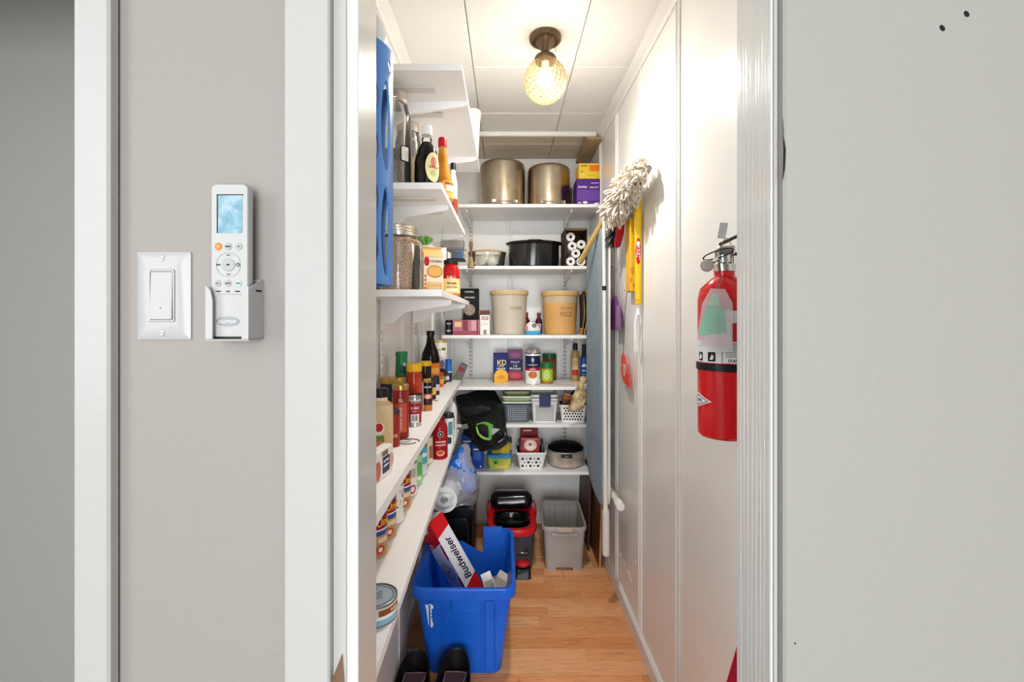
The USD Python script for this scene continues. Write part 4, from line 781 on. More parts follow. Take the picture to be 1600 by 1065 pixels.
nb = thing('paper_bags', 'bundle of folded dark and tan paper bags tucked beside the rice bin', 'paper bags', (.468, 2.76, B3))
rg = random.Random(11)
for k in range(7):
    x0 = -.016 + k * .0075; tilt = rg.uniform(-.018, .02); hh = rg.uniform(.20, .262)
    c_ = curve([(x0 - .012 * (k % 2), 0, .001), (x0 + .004, 0, hh * .5), (x0 + tilt, 0, hh), (x0 + tilt + .008, 0, hh - .02)], 12)
    prof = np.vstack([c_ + [.0012, 0, 0], (c_ - [.0012, 0, 0])[::-1]])
    m = ext(Polygon(prof[:, [0, 2]]).buffer(.0003), .11); m.vertices = np.stack([m.vertices[:, 0], m.vertices[:, 2] - .055 + rg.uniform(-.01, .006), m.vertices[:, 1] + .0006], 1); m.invert() if m.volume < 0 else None
    part(nb, 'folded_bag', m, pm(['#3b3338', '#c99a52', '#2b272b', '#d8b27a', '#4a4046', '#caa05e', '#38323a'][k], .7), smooth=False)
# B4
carton('food_box', 'navy blue pasta dinner box with large KD letters and a yellow base', 'box', (-.030, 2.785, B4), .084, .040, .178, pm('#12236e', .5), 8,
    [('label_print', rr(.084, .056), 0, .028, 'f', pm('#f2b632', .4)), ('label_print', ell(.036, .022), 0, .058, 'f', pm('#f2b632', .4)), ('lettering', Tw('KD', .054, True), .004, .122, 'f', pm('#f7d97a', .4)), ('label_print', rr(.05, .010, .004), .0, .086, 'f', WHITE), ('lettering', Tw('DINER', .04, True), 0, .0865, 'f', NAVY),
     ('lettering', Tw('ORIGINAL', .036, True), 0, .100, 'f', WHITE), ('noodle_picture', ell(.024, .012), 0, .034, 'f', pm('#e88f1e', .4)), ('label_print', rr(.004, .12), -.02 * 0 + .0, .09, 'l', NAVY), ('lettering', Tw('2', .006, True), .034, .012, 'f', INK)])
carton('food_box', 'purple and navy berry dessert box next to the yellow-based pasta box', 'box', (.060, 2.885, B4), .092, .045, .190, pm('#171f5a', .5), 0,
    [('label_print', rr(.092, .055), 0, .1625, 'f', pm('#7a2a66', .4)), ('berry_picture', ell(.03, .016), 0, .160, 'f', pm('#a2478e', .4)), ('label_print', rr(.092, .056), 0, .028, 'f', pm('#a31c34', .4)), ('berry_picture', ell(.034, .018), 0, .030, 'f', pm('#d0324a', .35)),
     ('lettering', Tw('Magic', .058, True, .2), 0, .115, 'f', pm('#d9b7e0', .4)), ('lettering', Tw('La', .022, True), 0, .094, 'f', WHITE), ('lettering', Tw('Mousse', .07, True), 0, .076, 'f', WHITE), ('label_print', rr(.06, .004), 0, .062, 'f', pm('#c05a6a', .4))])
t, m = can('tall white nut canister with navy and red bands and a crumpled foil top', (.1605, 2.725, B4), .0445, .182, [(.004, .030, pm('#f1efec', .4)), (.030, .082, pm('#f3ece4', .4)), (.082, .100, pm('#a51d2e', .4)), (.100, .168, pm('#1d2547', .35)), (.168, .178, pm('#f1efec', .4))], name='canister', cat='canister')
part(m[2], 'nut_picture', wrap(ell(.026, .020), .0445, .058, 0, .0006), pm('#d9823a', .4, var=('#b55a20', 90))); part(m[4], 'lettering', wrap(Tw('PREMIUM NUTS', .062, True), .0445, .116, 0, .0006), WHITE); part(m[4], 'crest', wrap(ell(.008, .012), .0445, .145, 0, .0006), pm('#aab4cc', .4)); part(m[3], 'lettering', wrap(Tw('MIXED', .03, True), .0445, .091, 0, .0006), WHITE); part(m[1], 'label_print', wrap(rr(.004, .004), .0445, .014, 30, .0006), INK)
fo = rev([(.047, .1822), (.0485, .188), (.040, .200), (.022, .208), (0, .204), (0, .1822), (.047, .1822)], 40); fo.vertices[:, 2] += np.where(fo.vertices[:, 2] > .19, (meshkit.fbm(fo.vertices * 70 + 50, 3, 2) - .4) * .022, 0)
part(t, 'foil_top', fo, pm('#cfc6c0', .25, .7))
GL_ = pm('#23763a', .35)
t, m = jar('peanut butter jar with a green lid and lime label, in front', (.247, 2.745, B4), .0345, .125, pm('#b07a34', .25), GL_, .030, lr=.0352, shoulder=.05, band=[(.02, .085, pm('#a9c93c', .4))])
part(m[2], 'label_print', wrap(ell(.016, .020), .0352, .055, -4, .0006), pm('#dfe9b0', .4)); part(m[2], 'label_print', wrap(ell(.010, .014).difference(ell(.006, .009)), .0352, .055, -4, .001), pm('#6a8f2a', .4))
jar('taller dark peanut butter jar with a dark green lid, behind the lime-labelled one', (.277, 2.905, B4), .043, .165, pm('#7d4a22', .2), pm('#1e5a34', .35), .028, lr=.0435, shoulder=.05, band=[(.03, .12, pm('#8a5a32', .4))])
t, m = turned('sauce_bottle', 'tan bottle with a black cap and red label near the right rail', 'bottle', (.432, 2.86, B4),
    [('bottle', [(0, 0), (.024, 0), (.026, .004), (.026, .15), (.020, .180), (.012, .19), (0, .19)], pm('#c49a5e', .3)), ('cap', [(0, .1902), (.014, .1902), (.014, .232), (0, .233)], BLACK)])
part(m[0], 'label', wrap(rr(.040, .105, .004), .0262, .09, 0, .0004), pm('#d8bd94', .5)); part(m[0], 'label', wrap(rr(.036, .034, .003), .0262, .054, 0, .0008), pm('#c02a34', .4))
t, m = turned('sauce_bottle', 'deep blue bottle with a black neck next to the tan bottle', 'bottle', (.476, 2.80, B4),
    [('bottle', [(0, 0), (.020, 0), (.0225, .005), (.0225, .145), (.014, .158), (0, .158)], pm('#17488f', .3)), ('neck', [(0, .1582), (.0125, .1582), (.0115, .215), (.0135, .216), (.0135, .228), (0, .229)], BLACK)])
part(m[0], 'label_print', wrap(Polygon([(-.014, 0), (0, .016), (.008, .006), (.014, .012), (.014, -.004), (-.014, -.006)]), .0227, .10, 0, .0004), pm('#c9dcee', .4)); part(m[0], 'label_print', wrap(rr(.026, .006), .0227, .072, 0, .0004), WHITE); part(m[0], 'label_print', wrap(rr(.03, .012), .0227, .05, 0, .0004), pm('#2b7cc0', .4))
carton('flat_box', 'tilted grey box with red print at the far left of the pasta box shelf', 'box', (-.291, 2.72, B4 + .0105), .042, .14, .112, pm('#77706e', .5), rot=(0, 24, 0), prints=[('label_print', rr(.034, .024), 0, .092, 'f', pm('#8a3038', .5)), ('label_print', rr(.034, .003), 0, .022, 'f', pm('#b5aeaa', .5))])
pp = thing('paper_scrap', 'flat pale oval lying on the bare part of the back shelf', 'paper', (.345, 2.69, B4)); part(pp, 'sheet', loft([oval(.052, .03, .0003, 28), oval(.055, .032, .002, 28), oval(.05, .028, .0016, 28)]), pm('#e9e3d4', .6))  # thin pale oval on the shelf board
gs = thing('food_bag', 'knotted bag of garlic and ginger hanging over the shelf edge beside the ironing board', 'bag', (.394, 2.564, .80))
part(gs, 'bag', blob([(-.020, 0, .035, .026), (.015, .0, .06, .033), (.03, .005, .10, .03), (.022, .0, .135, .024), (.028, .008, .165, .012), (.04, .01, .19, .020), (-.005, -.008, .085, .022)], [(0, 1), (1, 2), (2, 3), (3, 4), (4, 5), (0, 6), (6, 3)], .010, 4, .008, 40), pm('#d9c49c', .5, var=('#8d6f4c', 24)), smooth=60)
part(gs, 'tie', rt(rim_ring(.016, -.006, .006, .005), 15, (0, 1, 0)).apply_translation((.028, .008, .166)), pm('#e2c23a', .5))
# B5 baskets
def basket(label, x, y, z, w, d, h, taper, mat, cols, rows_, hole, round_=True, lip=.005, rz=0, zr=(.18, .80), stag=False, group=None, liner=None):
    t = thing('basket', label, 'basket', (x, y, z), rz, group)
    m = tub(w - taper, d - taper, w, d, h, .0028, .018, lip); cs = []
    for r_ in range(rows_):
        zz = h * (zr[0] + (zr[1] - zr[0]) * r_ / max(1, rows_ - 1)); ww = (w - taper) * .84
        for c_ in range(cols):
            xx = -ww / 2 + ww * (c_ + .5 + (.25 if (stag and r_ % 2) else (-.25 if stag else 0))) / cols
            hs = hole * (1 if not (stag == 2 and (r_ + c_) % 2) else .55)
            p = Point(0, 0).buffer(hs / 2, 3) if round_ else rr(hs, hs)
            cs.append(onface(ext(p, .06), xx, -d / 2 + .015, zz, 'f', -.02))
        dd = (d - taper) * .8
        for c_ in range(max(2, cols)):
            yy = -dd / 2 + dd * (c_ + .5) / cols; p = Point(0, 0).buffer(hole / 2, 3) if round_ else rr(hole, hole)
            for sd in ('r', 'l'): cs.append(onface(ext(p, .06), (w / 2 - .015) * (1 if sd == 'r' else -1), yy, zz, sd, -.02))
    part(t, 'basket', cut(m, cs), mat, smooth=30)
    if liner: part(t, 'liner', mv(tub(w - taper - .009, d - taper - .009, w - .012 - taper * .12, d - .012 - taper * .12, h * .86, .001, .016), 0, 0, .0032), liner, smooth=30)  # invented lining; its tone stands in for the shaded or pale basket inside
    return t
GB = pm('#5d6870', .4); WB = pm('#efefec', .35)
basket('grey perforated plastic basket with trays stacked in it', .066, 2.785, B5, .155, .20, .106, .024, GB, 9, 6, .0075, False, liner=pm('#dfe3e4', .5))
for k, (lb, mt, ww, hh, dz) in enumerate([('lower white tray stacked on the grey basket', WB, .164, .016, .1065), ('lime green tray between the white trays on the grey basket', pm('#a9d86a', .4), .156, .016, .123), ('upper white tray of the stack on the grey basket', WB, .168, .014, .1395)]):
    q = thing('tray', lb, 'tray', (.066, 2.785, B5 + dz)); part(q, 'tray', tub(ww - .02, .155, ww, .17, hh, .0025, .016, .004), mt, smooth=30)
ot = thing('tray', 'olive tray with dark oval slots lying on top of the grey basket stack', 'tray', (.068, 2.785, B5 + .154)); o_ = part(ot, 'tray', tub(.118, .12, .145, .15, .027, .0025, .014, .003), pm('#94a172', .45), smooth=30)
for k in range(4): part(o_, 'slot', rt(onface(ell(.008, .008), -.042 + .028 * k, -.0685, .0125, 'f', .0), 28, (1, 0, 0), (0, -.0685, .0125)), INK)
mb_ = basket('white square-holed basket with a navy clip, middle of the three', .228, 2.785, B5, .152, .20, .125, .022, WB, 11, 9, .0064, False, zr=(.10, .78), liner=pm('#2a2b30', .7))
for k in range(2):
    q = thing('tray', ['white rim tray resting on the middle basket', 'topmost white rim tray on the middle basket'][k], 'tray', (.228, 2.785, B5 + .1255 + .0205 * k)); part(q, 'tray', tub(.152 - .004 * k, .19, .156 - .004 * k, .198, .018, .0025, .016, .004), WB, smooth=30)
part(mb_, 'clip', bx(-.032, .034, -.112, -.1075, .094, .165, .002), pm('#1f2a5c', .4), label='navy clip')
jar('round brown jar standing behind the middle white basket', (.236, 2.943, B5), .045, .197, pm('#7a4a2c', .2), pm('#8a4a30', .3), .025, lr=.047, shoulder=.05)
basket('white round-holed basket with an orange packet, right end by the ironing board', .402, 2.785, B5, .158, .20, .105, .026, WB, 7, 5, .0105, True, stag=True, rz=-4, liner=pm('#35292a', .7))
q = carton('food_packet', 'orange and brown packet poking out of the right white basket', 'packet', (.365, 2.775, B5 + .075), .062, .022, .075, pm('#8a4a26', .4), rot=(-8, 12, 0), prints=[('label_print', rr(.056, .03), 0, .06, 'f', pm('#d9792c', .4)), ('label_print', rr(.06, .004), 0, .076, 'f', CREAM)])
tp_ = thing('twig_bundle', 'dark brown crumpled paper sticking out of the right white basket', 'paper', (.432, 2.81, B5 + .045)); part(tp_, 'paper', blob([(-.02, 0, .03, .026), (.02, .01, .05, .032), (.0, .0, .10, .03)], [(0, 1), (1, 2), (0, 2)], .012, 3, .012, 40), pm('#3a2a22', .8), smooth=50)
# black bag drooping over the shelf edge
BG = pm('#0d0d0f', .5)
bg_ = thing('backpack', 'black backpack with green webbing slumped over the edge of the back shelves', 'backpack', (0, 0, 0))
V = lambda u, v, y: at(u, v, y)
def ball(u, v, y, r): p = V(u, v, y); return (p[0], p[1], p[2], r)
def hull_(pts, r=.016): return m3.Manifold.batch_hull([m3.Manifold.sphere(r, 12).translate(tuple(map(float, V(*q)))) for q in pts])
main = hull_([(716, 622, 2.80), (748, 613, 2.80), (771, 613, 2.78), (783, 634, 2.70), (784, 658, 2.66), (724, 655, 2.66), (722, 640, 2.62), (752, 634, 2.60), (778, 645, 2.60), (735, 656, 2.62)])
front = hull_([(734, 655, 2.60), (770, 640, 2.60), (786, 655, 2.58), (789, 690, 2.58), (778, 699, 2.58), (752, 700, 2.58), (742, 690, 2.58), (738, 668, 2.50), (752, 664, 2.46), (772, 664, 2.46), (784, 680, 2.47), (766, 696, 2.48), (752, 690, 2.48)])
low = hull_([(722, 655, 2.60), (742, 660, 2.58), (740, 684, 2.60), (728, 676, 2.62)], .012)
M_ = m3.Manifold.batch_boolean([main, front, low], m3.OpType.Add) - m3.Manifold.batch_boolean([man(c) for c in (bx(-.5, .5, 2.646, 3.0, B5 - .11, B5 + .0004), bx(-.022, .3, 2.675, 3.0, .5, 1.0), bx(-.5, .5, 2.6, 3.0, B4 - .022, 1.2))], m3.OpType.Add)
m_ = unman(M_.refine_to_length(.012)); m_.merge_vertices(); trimesh.smoothing.filter_taubin(m_, iterations=4)
dsp = (meshkit.fbm(m_.vertices * [22, 22, 14] + 40, 3, 5) - .55) * .020; dsp[(m_.vertices[:, 2] < B5 + .02) & (m_.vertices[:, 1] > 2.62)] = 0; m_.vertices = m_.vertices + m_.vertex_normals * dsp[:, None]
part(bg_, 'body', m_, BG, smooth=50)
WEB = pm('#58a832', .5)
def strap(pts, w, mat, nm='strap'):
    p = np.array([V(*q) for q in pts]); c_ = curve(p, 5 * len(p)); t_ = np.gradient(c_, axis=0); s_ = np.cross(t_, [0, 1, 0]); s_ /= np.linalg.norm(s_, axis=1, keepdims=True)
    R = [np.array([a + b * w / 2 + [0, -.001, 0], a + b * w / 2 + [0, .001, 0], a - b * w / 2 + [0, .001, 0], a - b * w / 2 + [0, -.001, 0]]) for a, b in zip(c_, s_)]
    m = loft(R); m.invert() if m.volume < 0 else None; part(bg_, nm, m, mat, smooth=40)
strap([(745, 664, 2.462), (758, 661, 2.448), (770, 666, 2.442)], .016, WEB); strap([(745, 666, 2.46), (748, 677, 2.455), (756, 684, 2.45), (766, 686, 2.446)], .012, pm('#86c23a', .5)); strap([(765, 664, 2.444), (766, 675, 2.442), (766, 686, 2.444)], .016, WEB)
part(bg_, 'grey_patch', loft([np.array([V(768, 668, 2.444), V(782, 670, 2.452), V(769, 680, 2.444)]), np.array([V(768, 668, 2.44), V(782, 670, 2.448), V(769, 680, 2.44)])]), pm('#a8aaa8', .5))
strap([(778, 691, 2.458), (786, 685, 2.468), (790, 676, 2.48)], .006, pm('#8d8f8f', .4), 'piping'); strap([(722, 667, 2.56), (731, 665, 2.545)], .028, pm('#8b8d8d', .4), 'buckle')
# B6
for k, (x_, y_, hh, lb) in enumerate([(-.232, 2.80, .182, 'taller royal blue box with a white stripe, left of the pair under the backpack'), (-.166, 2.745, .142, 'shorter royal blue box with a white stripe, right of the pair under the backpack')]):
    carton('food_box', lb, 'box', (x_, y_, B6), .066, .085, hh, pm('#0f46ac', .5), 0, [('label_print', rr(.046, .010), 0, hh * .80, 'f', pm('#dfe7f4', .45)), ('label_print', rr(.05, .05), 0, hh * .52, 'f', pm('#2563c6', .35))] + [('label_print', rr(.034, .0022), 0, hh * (.66 - .08 * q), 'f', pm('#8fb0e6', .4)) for q in range(4)] + [('label_print', ell(.004, .004), -.022, .014, 'f', pm('#b9cdf0', .4)), ('label_print', ell(.005, .005), .020, .014, 'f', WHITE)], ch=.003)
gt_ = thing('food_tub', 'green rectangular margarine tub with a blue lid under the backpack', 'tub', (-.036, 2.745, B6))
g1 = part(gt_, 'tub', loft([rring(.122, .09, .012, 0), rring(.140, .108, .014, .066)]), pm('#4fb05a', .4, var=('#d9c84a', 14))); part(gt_, 'lid', loft([rring(.146, .114, .016, .0662), rring(.148, .116, .016, .0675), rring(.148, .116, .016, .083), rring(.140, .108, .014, .086)]), pm('#2f86c0', .35))
part(g1, 'leaf_print', rt(onface(Polygon([(-.035, .012), (-.022, .020), (-.012, .012), (-.018, .002), (-.026, .0)]), 0, -.052, .03, 'f'), 6, (1, 0, 0), (0, -.05, .03)), pm('#17602c', .5)); part(g1, 'label_print', rt(onface(rr(.07, .014, .006), .012, -.0515, .014, 'f'), 7, (1, 0, 0), (0, -.05, .03)), pm('#e3d27a', .5))
gt2 = thing('food_tub', 'second green and yellow tub stacked on the blue-lidded one', 'tub', (-.030, 2.765, B6 + .0862)); part(gt2, 'tub', loft([rring(.112, .085, .012, 0), rring(.130, .10, .014, .062)]), pm('#2f7a3c', .4, var=('#c9a72c', 14))); part(gt2, 'lid', loft([rring(.134, .104, .014, .0622), rring(.134, .104, .014, .074), rring(.126, .096, .014, .077)]), pm('#1d5a34', .4))
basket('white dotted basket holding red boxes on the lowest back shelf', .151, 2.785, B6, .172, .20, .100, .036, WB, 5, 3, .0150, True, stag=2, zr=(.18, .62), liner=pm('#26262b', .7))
carton('food_box', 'red food box with a pink ring picture standing in the dotted basket', 'box', (.145, 2.745, B6 + .060), .112, .035, .112, pm('#a80c1a', .5), rot=(-8, 0, 0), prints=[('ring_picture', ell(.038, .034), .002, .068, 'f', pm('#f0c9c4', .45)), ('ring_picture', ell(.026, .023), .002, .069, 'f', pm('#f6e6dc', .45)), ('ring_picture', ell(.010, .008), .002, .072, 'f', pm('#c01822', .4)), ('label_print', rr(.10, .008), 0, .102, 'f', pm('#d95a5a', .4))])
carton('food_box', 'darker red box behind the ring-picture box in the dotted basket', 'box', (.143, 2.825, B6 + .06), .105, .04, .155, pm('#840a18', .5), 0, [('label_print', rr(.05, .010), -.01, .14, 'f', pm('#d9a0a0', .4))])
for sx, nm in ((-.066, 'left'), (.070, 'right')):
    carton('food_packet', f'slim dark packet wedged at the {nm} side of the dotted basket', 'packet', (.151 + sx * .98, 2.775, B6 + .05), .012, .08, .10, pm('#3b2c30' if sx < 0 else '#56484c', .5), 0)
rc = thing('cooking_pot', 'wide pale cooking pot with a domed black lid beside the ironing board', 'pot', (.362, 2.79, B6), -4)
part(rc, 'body', rev([(0, 0), (.085, 0), (.100, .008), (.110, .05), (.114, .092), (0, .092)], 56), pm('#c9bfb2', .3, .5)); part(rc, 'rim', rev([(.108, .0922), (.117, .0922), (.1185, .096), (.1165, .100), (.108, .100), (.108, .0922)], 56), pm('#d9d4cc', .25, .8))
part(rc, 'lid', rev([(0, .0928), (.1075, .0928), (.106, .108), (.085, .124), (.045, .132), (0, .134)], 56), pm('#050506', .6, spec=.08)); h_ = part(rc, 'handle', bx(-.032, .032, -.126, -.112, .072, .091, .004), BLACK); part(h_, 'badge', onface(rr(.02, .004), 0, -.126, .082, 'f'), pm('#9a9a98', .4))

# ---------------------------------------------------------------- on the floor
RBLUE = pm('#0e56c4', .35, var=('#1663d2', 6))
bn = thing('recycling_bin', 'blue plastic recycling bin with a torn white sticker and a broken back edge', 'bin', (-.156, 1.938, 0))
gone = Polygon([(.053, .37), (.050, .232), (.02, .246), (-.02, .268), (-.05, .284), (-.09, .288), (-.14, .27), (-.25, .27), (-.25, .37)])
gp_ = ext(gone, .2); gp_.vertices = np.stack([gp_.vertices[:, 0], gp_.vertices[:, 2] + .17, gp_.vertices[:, 1]], 1); gp_.invert() if gp_.volume < 0 else None
gp2 = ext(Polygon([(.05, .40), (.10, .338), (.16, .344), (.2, .331), (.26, .336), (.26, .40)]), .12); gp2.vertices = np.stack([gp2.vertices[:, 2] + .14, gp2.vertices[:, 0], gp2.vertices[:, 1]], 1); gp2.invert() if gp2.volume < 0 else None
part(bn, 'tub', cut(tub(.280, .405, .366, .490, .345, .004, .035), [gp_, gp2]), RBLUE, smooth=30)
lip = ringloft([rring(.362, .486, .036, .304, 5), rring(.386, .510, .046, .306, 5), rring(.390, .514, .048, .340, 5), rring(.382, .506, .046, .346, 5), rring(.362, .486, .036, .346, 5), rring(.3585, .4825, .034, .304, 5)])
part(bn, 'rim', cut(lip, [gp_, gp2]), RBLUE, smooth=40)
tl_ = math.degrees(math.atan2(.0425, .345))
def onfront(m, x, z, lift=0.0):   # on the sloping front of the bin
    y = -.2025 - z * .0425 / .345; return mv(rt(onface(m, 0, 0, 0, 'f', lift), tl_, (1, 0, 0)), x, y, z)
part(bn, 'handle_tab', mv(rt(bx(-.056, .056, -.008, .001, -.026, .030, .004), tl_, (1, 0, 0)), .012, -.2425, .278), RBLUE)
for xx in (-.125, -.075, .07, .118): part(bn, 'rib', mv(rt(bx(-.003, .003, -.004, .002, -.13, .13, .0018), tl_, (1, 0, 0)), xx, -.2025 - .15 * .1232, .15), RBLUE)
part(bn, 'corner_post', mv(rt(bx(-.018, .018, -.006, .002, -.145, .145, .004), tl_, (1, 0, 0)), .096, -.2025 - .15 * .1232, .15), RBLUE)
stk = Polygon([(-.017, .048), (-.010, .046), (.004, .050), (.014, .044), (.014, .032), (.006, .028), (.009, .018), (.005, .012), (.009, .004), (.004, -.004), (.010, -.012), (.008, -.018), (.013, -.030), (.010, -.044), (-.002, -.046), (-.006, -.03), (-.012, .03)])
part(bn, 'torn_sticker', onfront(stk, -.125, .232, .0004), pm('#e9e9e8', .6))

bd_ = thing('beer_carton', 'long red and white beer carton tipped into the blue bin', 'carton', (0, 0, 0))
D_, U1, U2 = np.array([.49, 0, -.87]), np.array([-.598, .727, -.339]), np.array([.637, .685, .356])
D_ /= np.linalg.norm(D_); U1 /= np.linalg.norm(U1); U2 = np.cross(D_, U1); U2 *= 1 if U2[1] > 0 else -1
P0 = at(706.2, 880.7, 1.95); W1, W2, T0, T1 = .124, .075, -.20, .235
def bud(m):    # box coordinates (along, wide, narrow) to the world
    m = m.copy(); m.vertices = P0 + m.vertices @ np.array([D_, U1, U2]); m.invert() if np.linalg.det(np.array([D_, U1, U2])) < 0 else None; return m
b_ = part(bd_, 'box', bud(bx(T0, T1, 0, W1, 0, W2, .0015)), pm('#e9e9ee', .35), smooth=False)
def narrow(m, lift=.0001):   # print on the narrow face: x along -d, y towards the shared edge
    m = m.copy() if isinstance(m, trimesh.Trimesh) else ext(m, .0005); v = m.vertices
    m.vertices = P0 + np.outer(-v[:, 0], D_) + np.outer(-v[:, 1], U2) - np.outer(v[:, 2] + lift, U1); m.invert() if not isinstance(m, trimesh.Trimesh) else None; return m
def wide(m, lift=.0001):     # print on the wide face: x along d, y towards the shared edge
    m = m.copy() if isinstance(m, trimesh.Trimesh) else ext(m, .0005); v = m.vertices
    m.vertices = P0 + np.outer(v[:, 0], D_) + np.outer(-v[:, 1], U1) - np.outer(v[:, 2] + lift, U2); return m
BRED = pm('#d3151c', .3)
part(b_, 'red_panel', narrow(Polygon([(.120, 0), (.20, 0), (.20, -W2), (.138, -W2)])), BRED, smooth=False)
part(b_, 'lettering', narrow(mv(Tw('Budweiser', .20, True, .28, .05), .003, -.037, 0), .0003), INK, smooth=False)
part(b_, 'red_panel', narrow(Polygon([(-.12, 0), (-.235, 0), (-.235, -W2), (-.095, -W2)])), BRED, smooth=False)
part(b_, 'red_panel', wide(Polygon([(-.20, 0), (-.10, 0), (-.055, -W1), (-.20, -W1)])), BRED, smooth=False)
part(b_, 'white_patch', wide(Polygon([(-.185, -.045), (-.150, -.055), (-.140, -.085), (-.16, -.118), (-.19, -.118)]), .0004), pm('#e3e1e4', .4), smooth=False)
part(b_, 'red_stripe', wide(Polygon([(-.09, 0), (-.02, 0), (-.02, -.014), (-.045, -.018), (-.09, -.014)]), .0004), pm('#a3121a', .3), smooth=False); part(b_, 'red_stripe', wide(Polygon([(.06, 0), (.235, 0), (.235, -.016), (.075, -.016)]), .0004), pm('#b9141c', .3), smooth=False)
for a_, q in ((.044, .042), (.038, .0365), (.029, .0275), (.018, .0165)): part(b_, 'seal_ring', wide(mv(ext(ell(a_, a_ * .92).difference(ell(q, q * .92)), .0005), .045, -.068, 0), .0004), pm('#6f7078', .4), smooth=False)
part(b_, 'seal_letters', wide(mv(rt(Tw('AB', .018, True), 110, (0, 0, 1)), .045, -.068, 0), .0005), INK, smooth=False); part(b_, 'lettering', wide(mv(rt(Tw('15', .030, True), 150, (0, 0, 1)), -.075, -.098, 0), .0006), WHITE, smooth=False)
for k, (lb, c_, dims, rot, mt) in enumerate([('cream folded paper carton beside the beer carton in the blue bin', at(776, 907, 1.95), (.07, .05, .05), (-20, 15, -30), pm('#e6dcc8', .6)), ('small white and red carton corner at the right of the blue bin', at(772, 913, 1.79), (.04, .05, .065), (14, -20, 10), pm('#f0efec', .5))]):
    p = thing('waste_paper', lb, 'carton', (c_[0], c_[1], c_[2] - .05), rot=rot)
    part(p, 'sleeve', loft([rring(dims[0], dims[1], .001, -.04, 1), rring(dims[0], dims[1], .001, dims[2], 1), rring(dims[0] - .003, dims[1] - .003, .001, dims[2], 1), rring(dims[0] - .003, dims[1] - .003, .001, -.036, 1)]), mt, smooth=False)
    part(p, 'flap', mv(rt(bx(-dims[0] / 2, dims[0] / 2, -.001, .001, 0, .028), -35, (1, 0, 0)), 0, dims[1] / 2, dims[2]), pm('#ece6dc', .5), smooth=False)
    if k == 1: part(p, 'red_print', mv(rt(bx(-.018, .018, -.0006, .0006, -.02, .02), 0, (1, 0, 0)), 0, -dims[1] / 2 - .0003, .02), BRED, smooth=False)

BT = pm('#141213', .5, bump=(60, .002)); PLUM = pm('#46323a', .6)
def boot(label, x, y, rz, tag_):
    t = thing('boot', label, 'boot', (x, y, 0), rz)
    def sole(s, z, k=0.0):
        n = 32; w = np.arange(n) * 2 * PI / n; yy = .135 * np.sin(w); xx = .060 * np.sign(np.cos(w)) * np.abs(np.cos(w)) ** .72 * (1 - .10 * np.sin(w) ** 3)
        return np.stack([xx * s, yy * s, np.full(n, z) + k * np.clip(np.sin(w), -.2, 1)], 1)
    part(t, 'sole', loft([sole(.96, 0), sole(1.0, .004), sole(1.0, .020), sole(.97, .022)]), pm('#1b1a1b', .6), smooth=40)
    part(t, 'upper', loft([sole(.97, .0221), sole(1.03, .05), sole(1.0, .085, .030), sole(.965, .095, .038), sole(.93, .092, .036), sole(.90, .05), sole(.88, .0221)]), BT, smooth=50)
    part(t, 'insole', loft([sole(.86, .0222), sole(.86, .045, .014), sole(.80, .048, .016)]), PLUM, smooth=40)
    part(t, 'tongue', mv(rt(ext(rr(.078, .150, .018), .012), -13, (1, 0, 0)), 0, .018, .076), PLUM, smooth=40)
    part(t, 'piping', mv(rt(tube(curve([(-.033, .0, .012), (-.038, .064, .012), (-.030, .074, .012), (.030, .074, .012), (.038, .064, .012), (.033, 0, .012)], 24), .0015, 6), -13, (1, 0, 0)), 0, .018, .0765), pm('#8a7a80', .5))
    if tag_:
        l_ = part(t, 'label', mv(rt(bx(-.013, .013, -.016, .016, .0122, .0128), -13, (1, 0, 0)), -.004, .010, .0765), pm('#dededc', .6), label='white square label')
        part(l_, 'logo', mv(rt(mv(ext(Polygon([(0, .010), (.009, -.008), (.003, -.005), (0, .001), (-.003, -.005), (-.009, -.008)]), .0004), 0, 0, .0129), -13, (1, 0, 0)), -.004, .010, .0765), INK)
    else: part(t, 'strap', tube([(-.03, -.04, .088), (0, -.045, .094), (.03, -.04, .088)], .003, 6), BT)
    return t
boot('black boot with a white label on its plum lining, nearer the left wall', -.319, 1.55, 1, True)
boot('black boot with a plain plum lining, in front of the blue bin', -.181, 1.555, -3, False)

su = thing('suitcase', 'black upright suitcase under the shelves behind the blue bin', 'suitcase', (-.262, 2.46, 0))
part(su, 'shell', loft([np.stack([(q := rring(w_, .35, r_, 0, 6))[:, 0], np.full(len(q), yy), q[:, 1] + .196], 1) for yy, w_, r_ in ((-.125, .17, .02), (-.118, .196, .035), (-.110, .205, .04), (.11, .205, .04), (.12, .18, .03))]), pm('#0f1013', .22, coat=.3), smooth=45)
part(su, 'front_panel', loft([np.stack([(q := rring(w_, .28, .025, 0, 5))[:, 0], np.full(len(q), yy), q[:, 1] + .18], 1) for yy, w_ in ((-.134, .13), (-.126, .15), (-.1252, .15))]), pm('#15171c', .3), smooth=45)
part(su, 'top_handle', tube(curve([(-.05, 0, .372), (-.045, 0, .382), (.045, 0, .382), (.05, 0, .372)], 10), .006, 8), BLACK)
for sx in (-.08, .08):
    for sy in (-.09, .09): part(su, 'wheel', rt(cyl(.012, -.008, .008, 14, .002), 90, (0, 1, 0)).apply_translation((sx, sy, .0122)), BLACK)
rl = thing('paper_roll_pack', 'plastic wrapped pack of white tissue rolls with blue print, sitting on the black suitcase', 'tissue pack', (0, 0, 0))
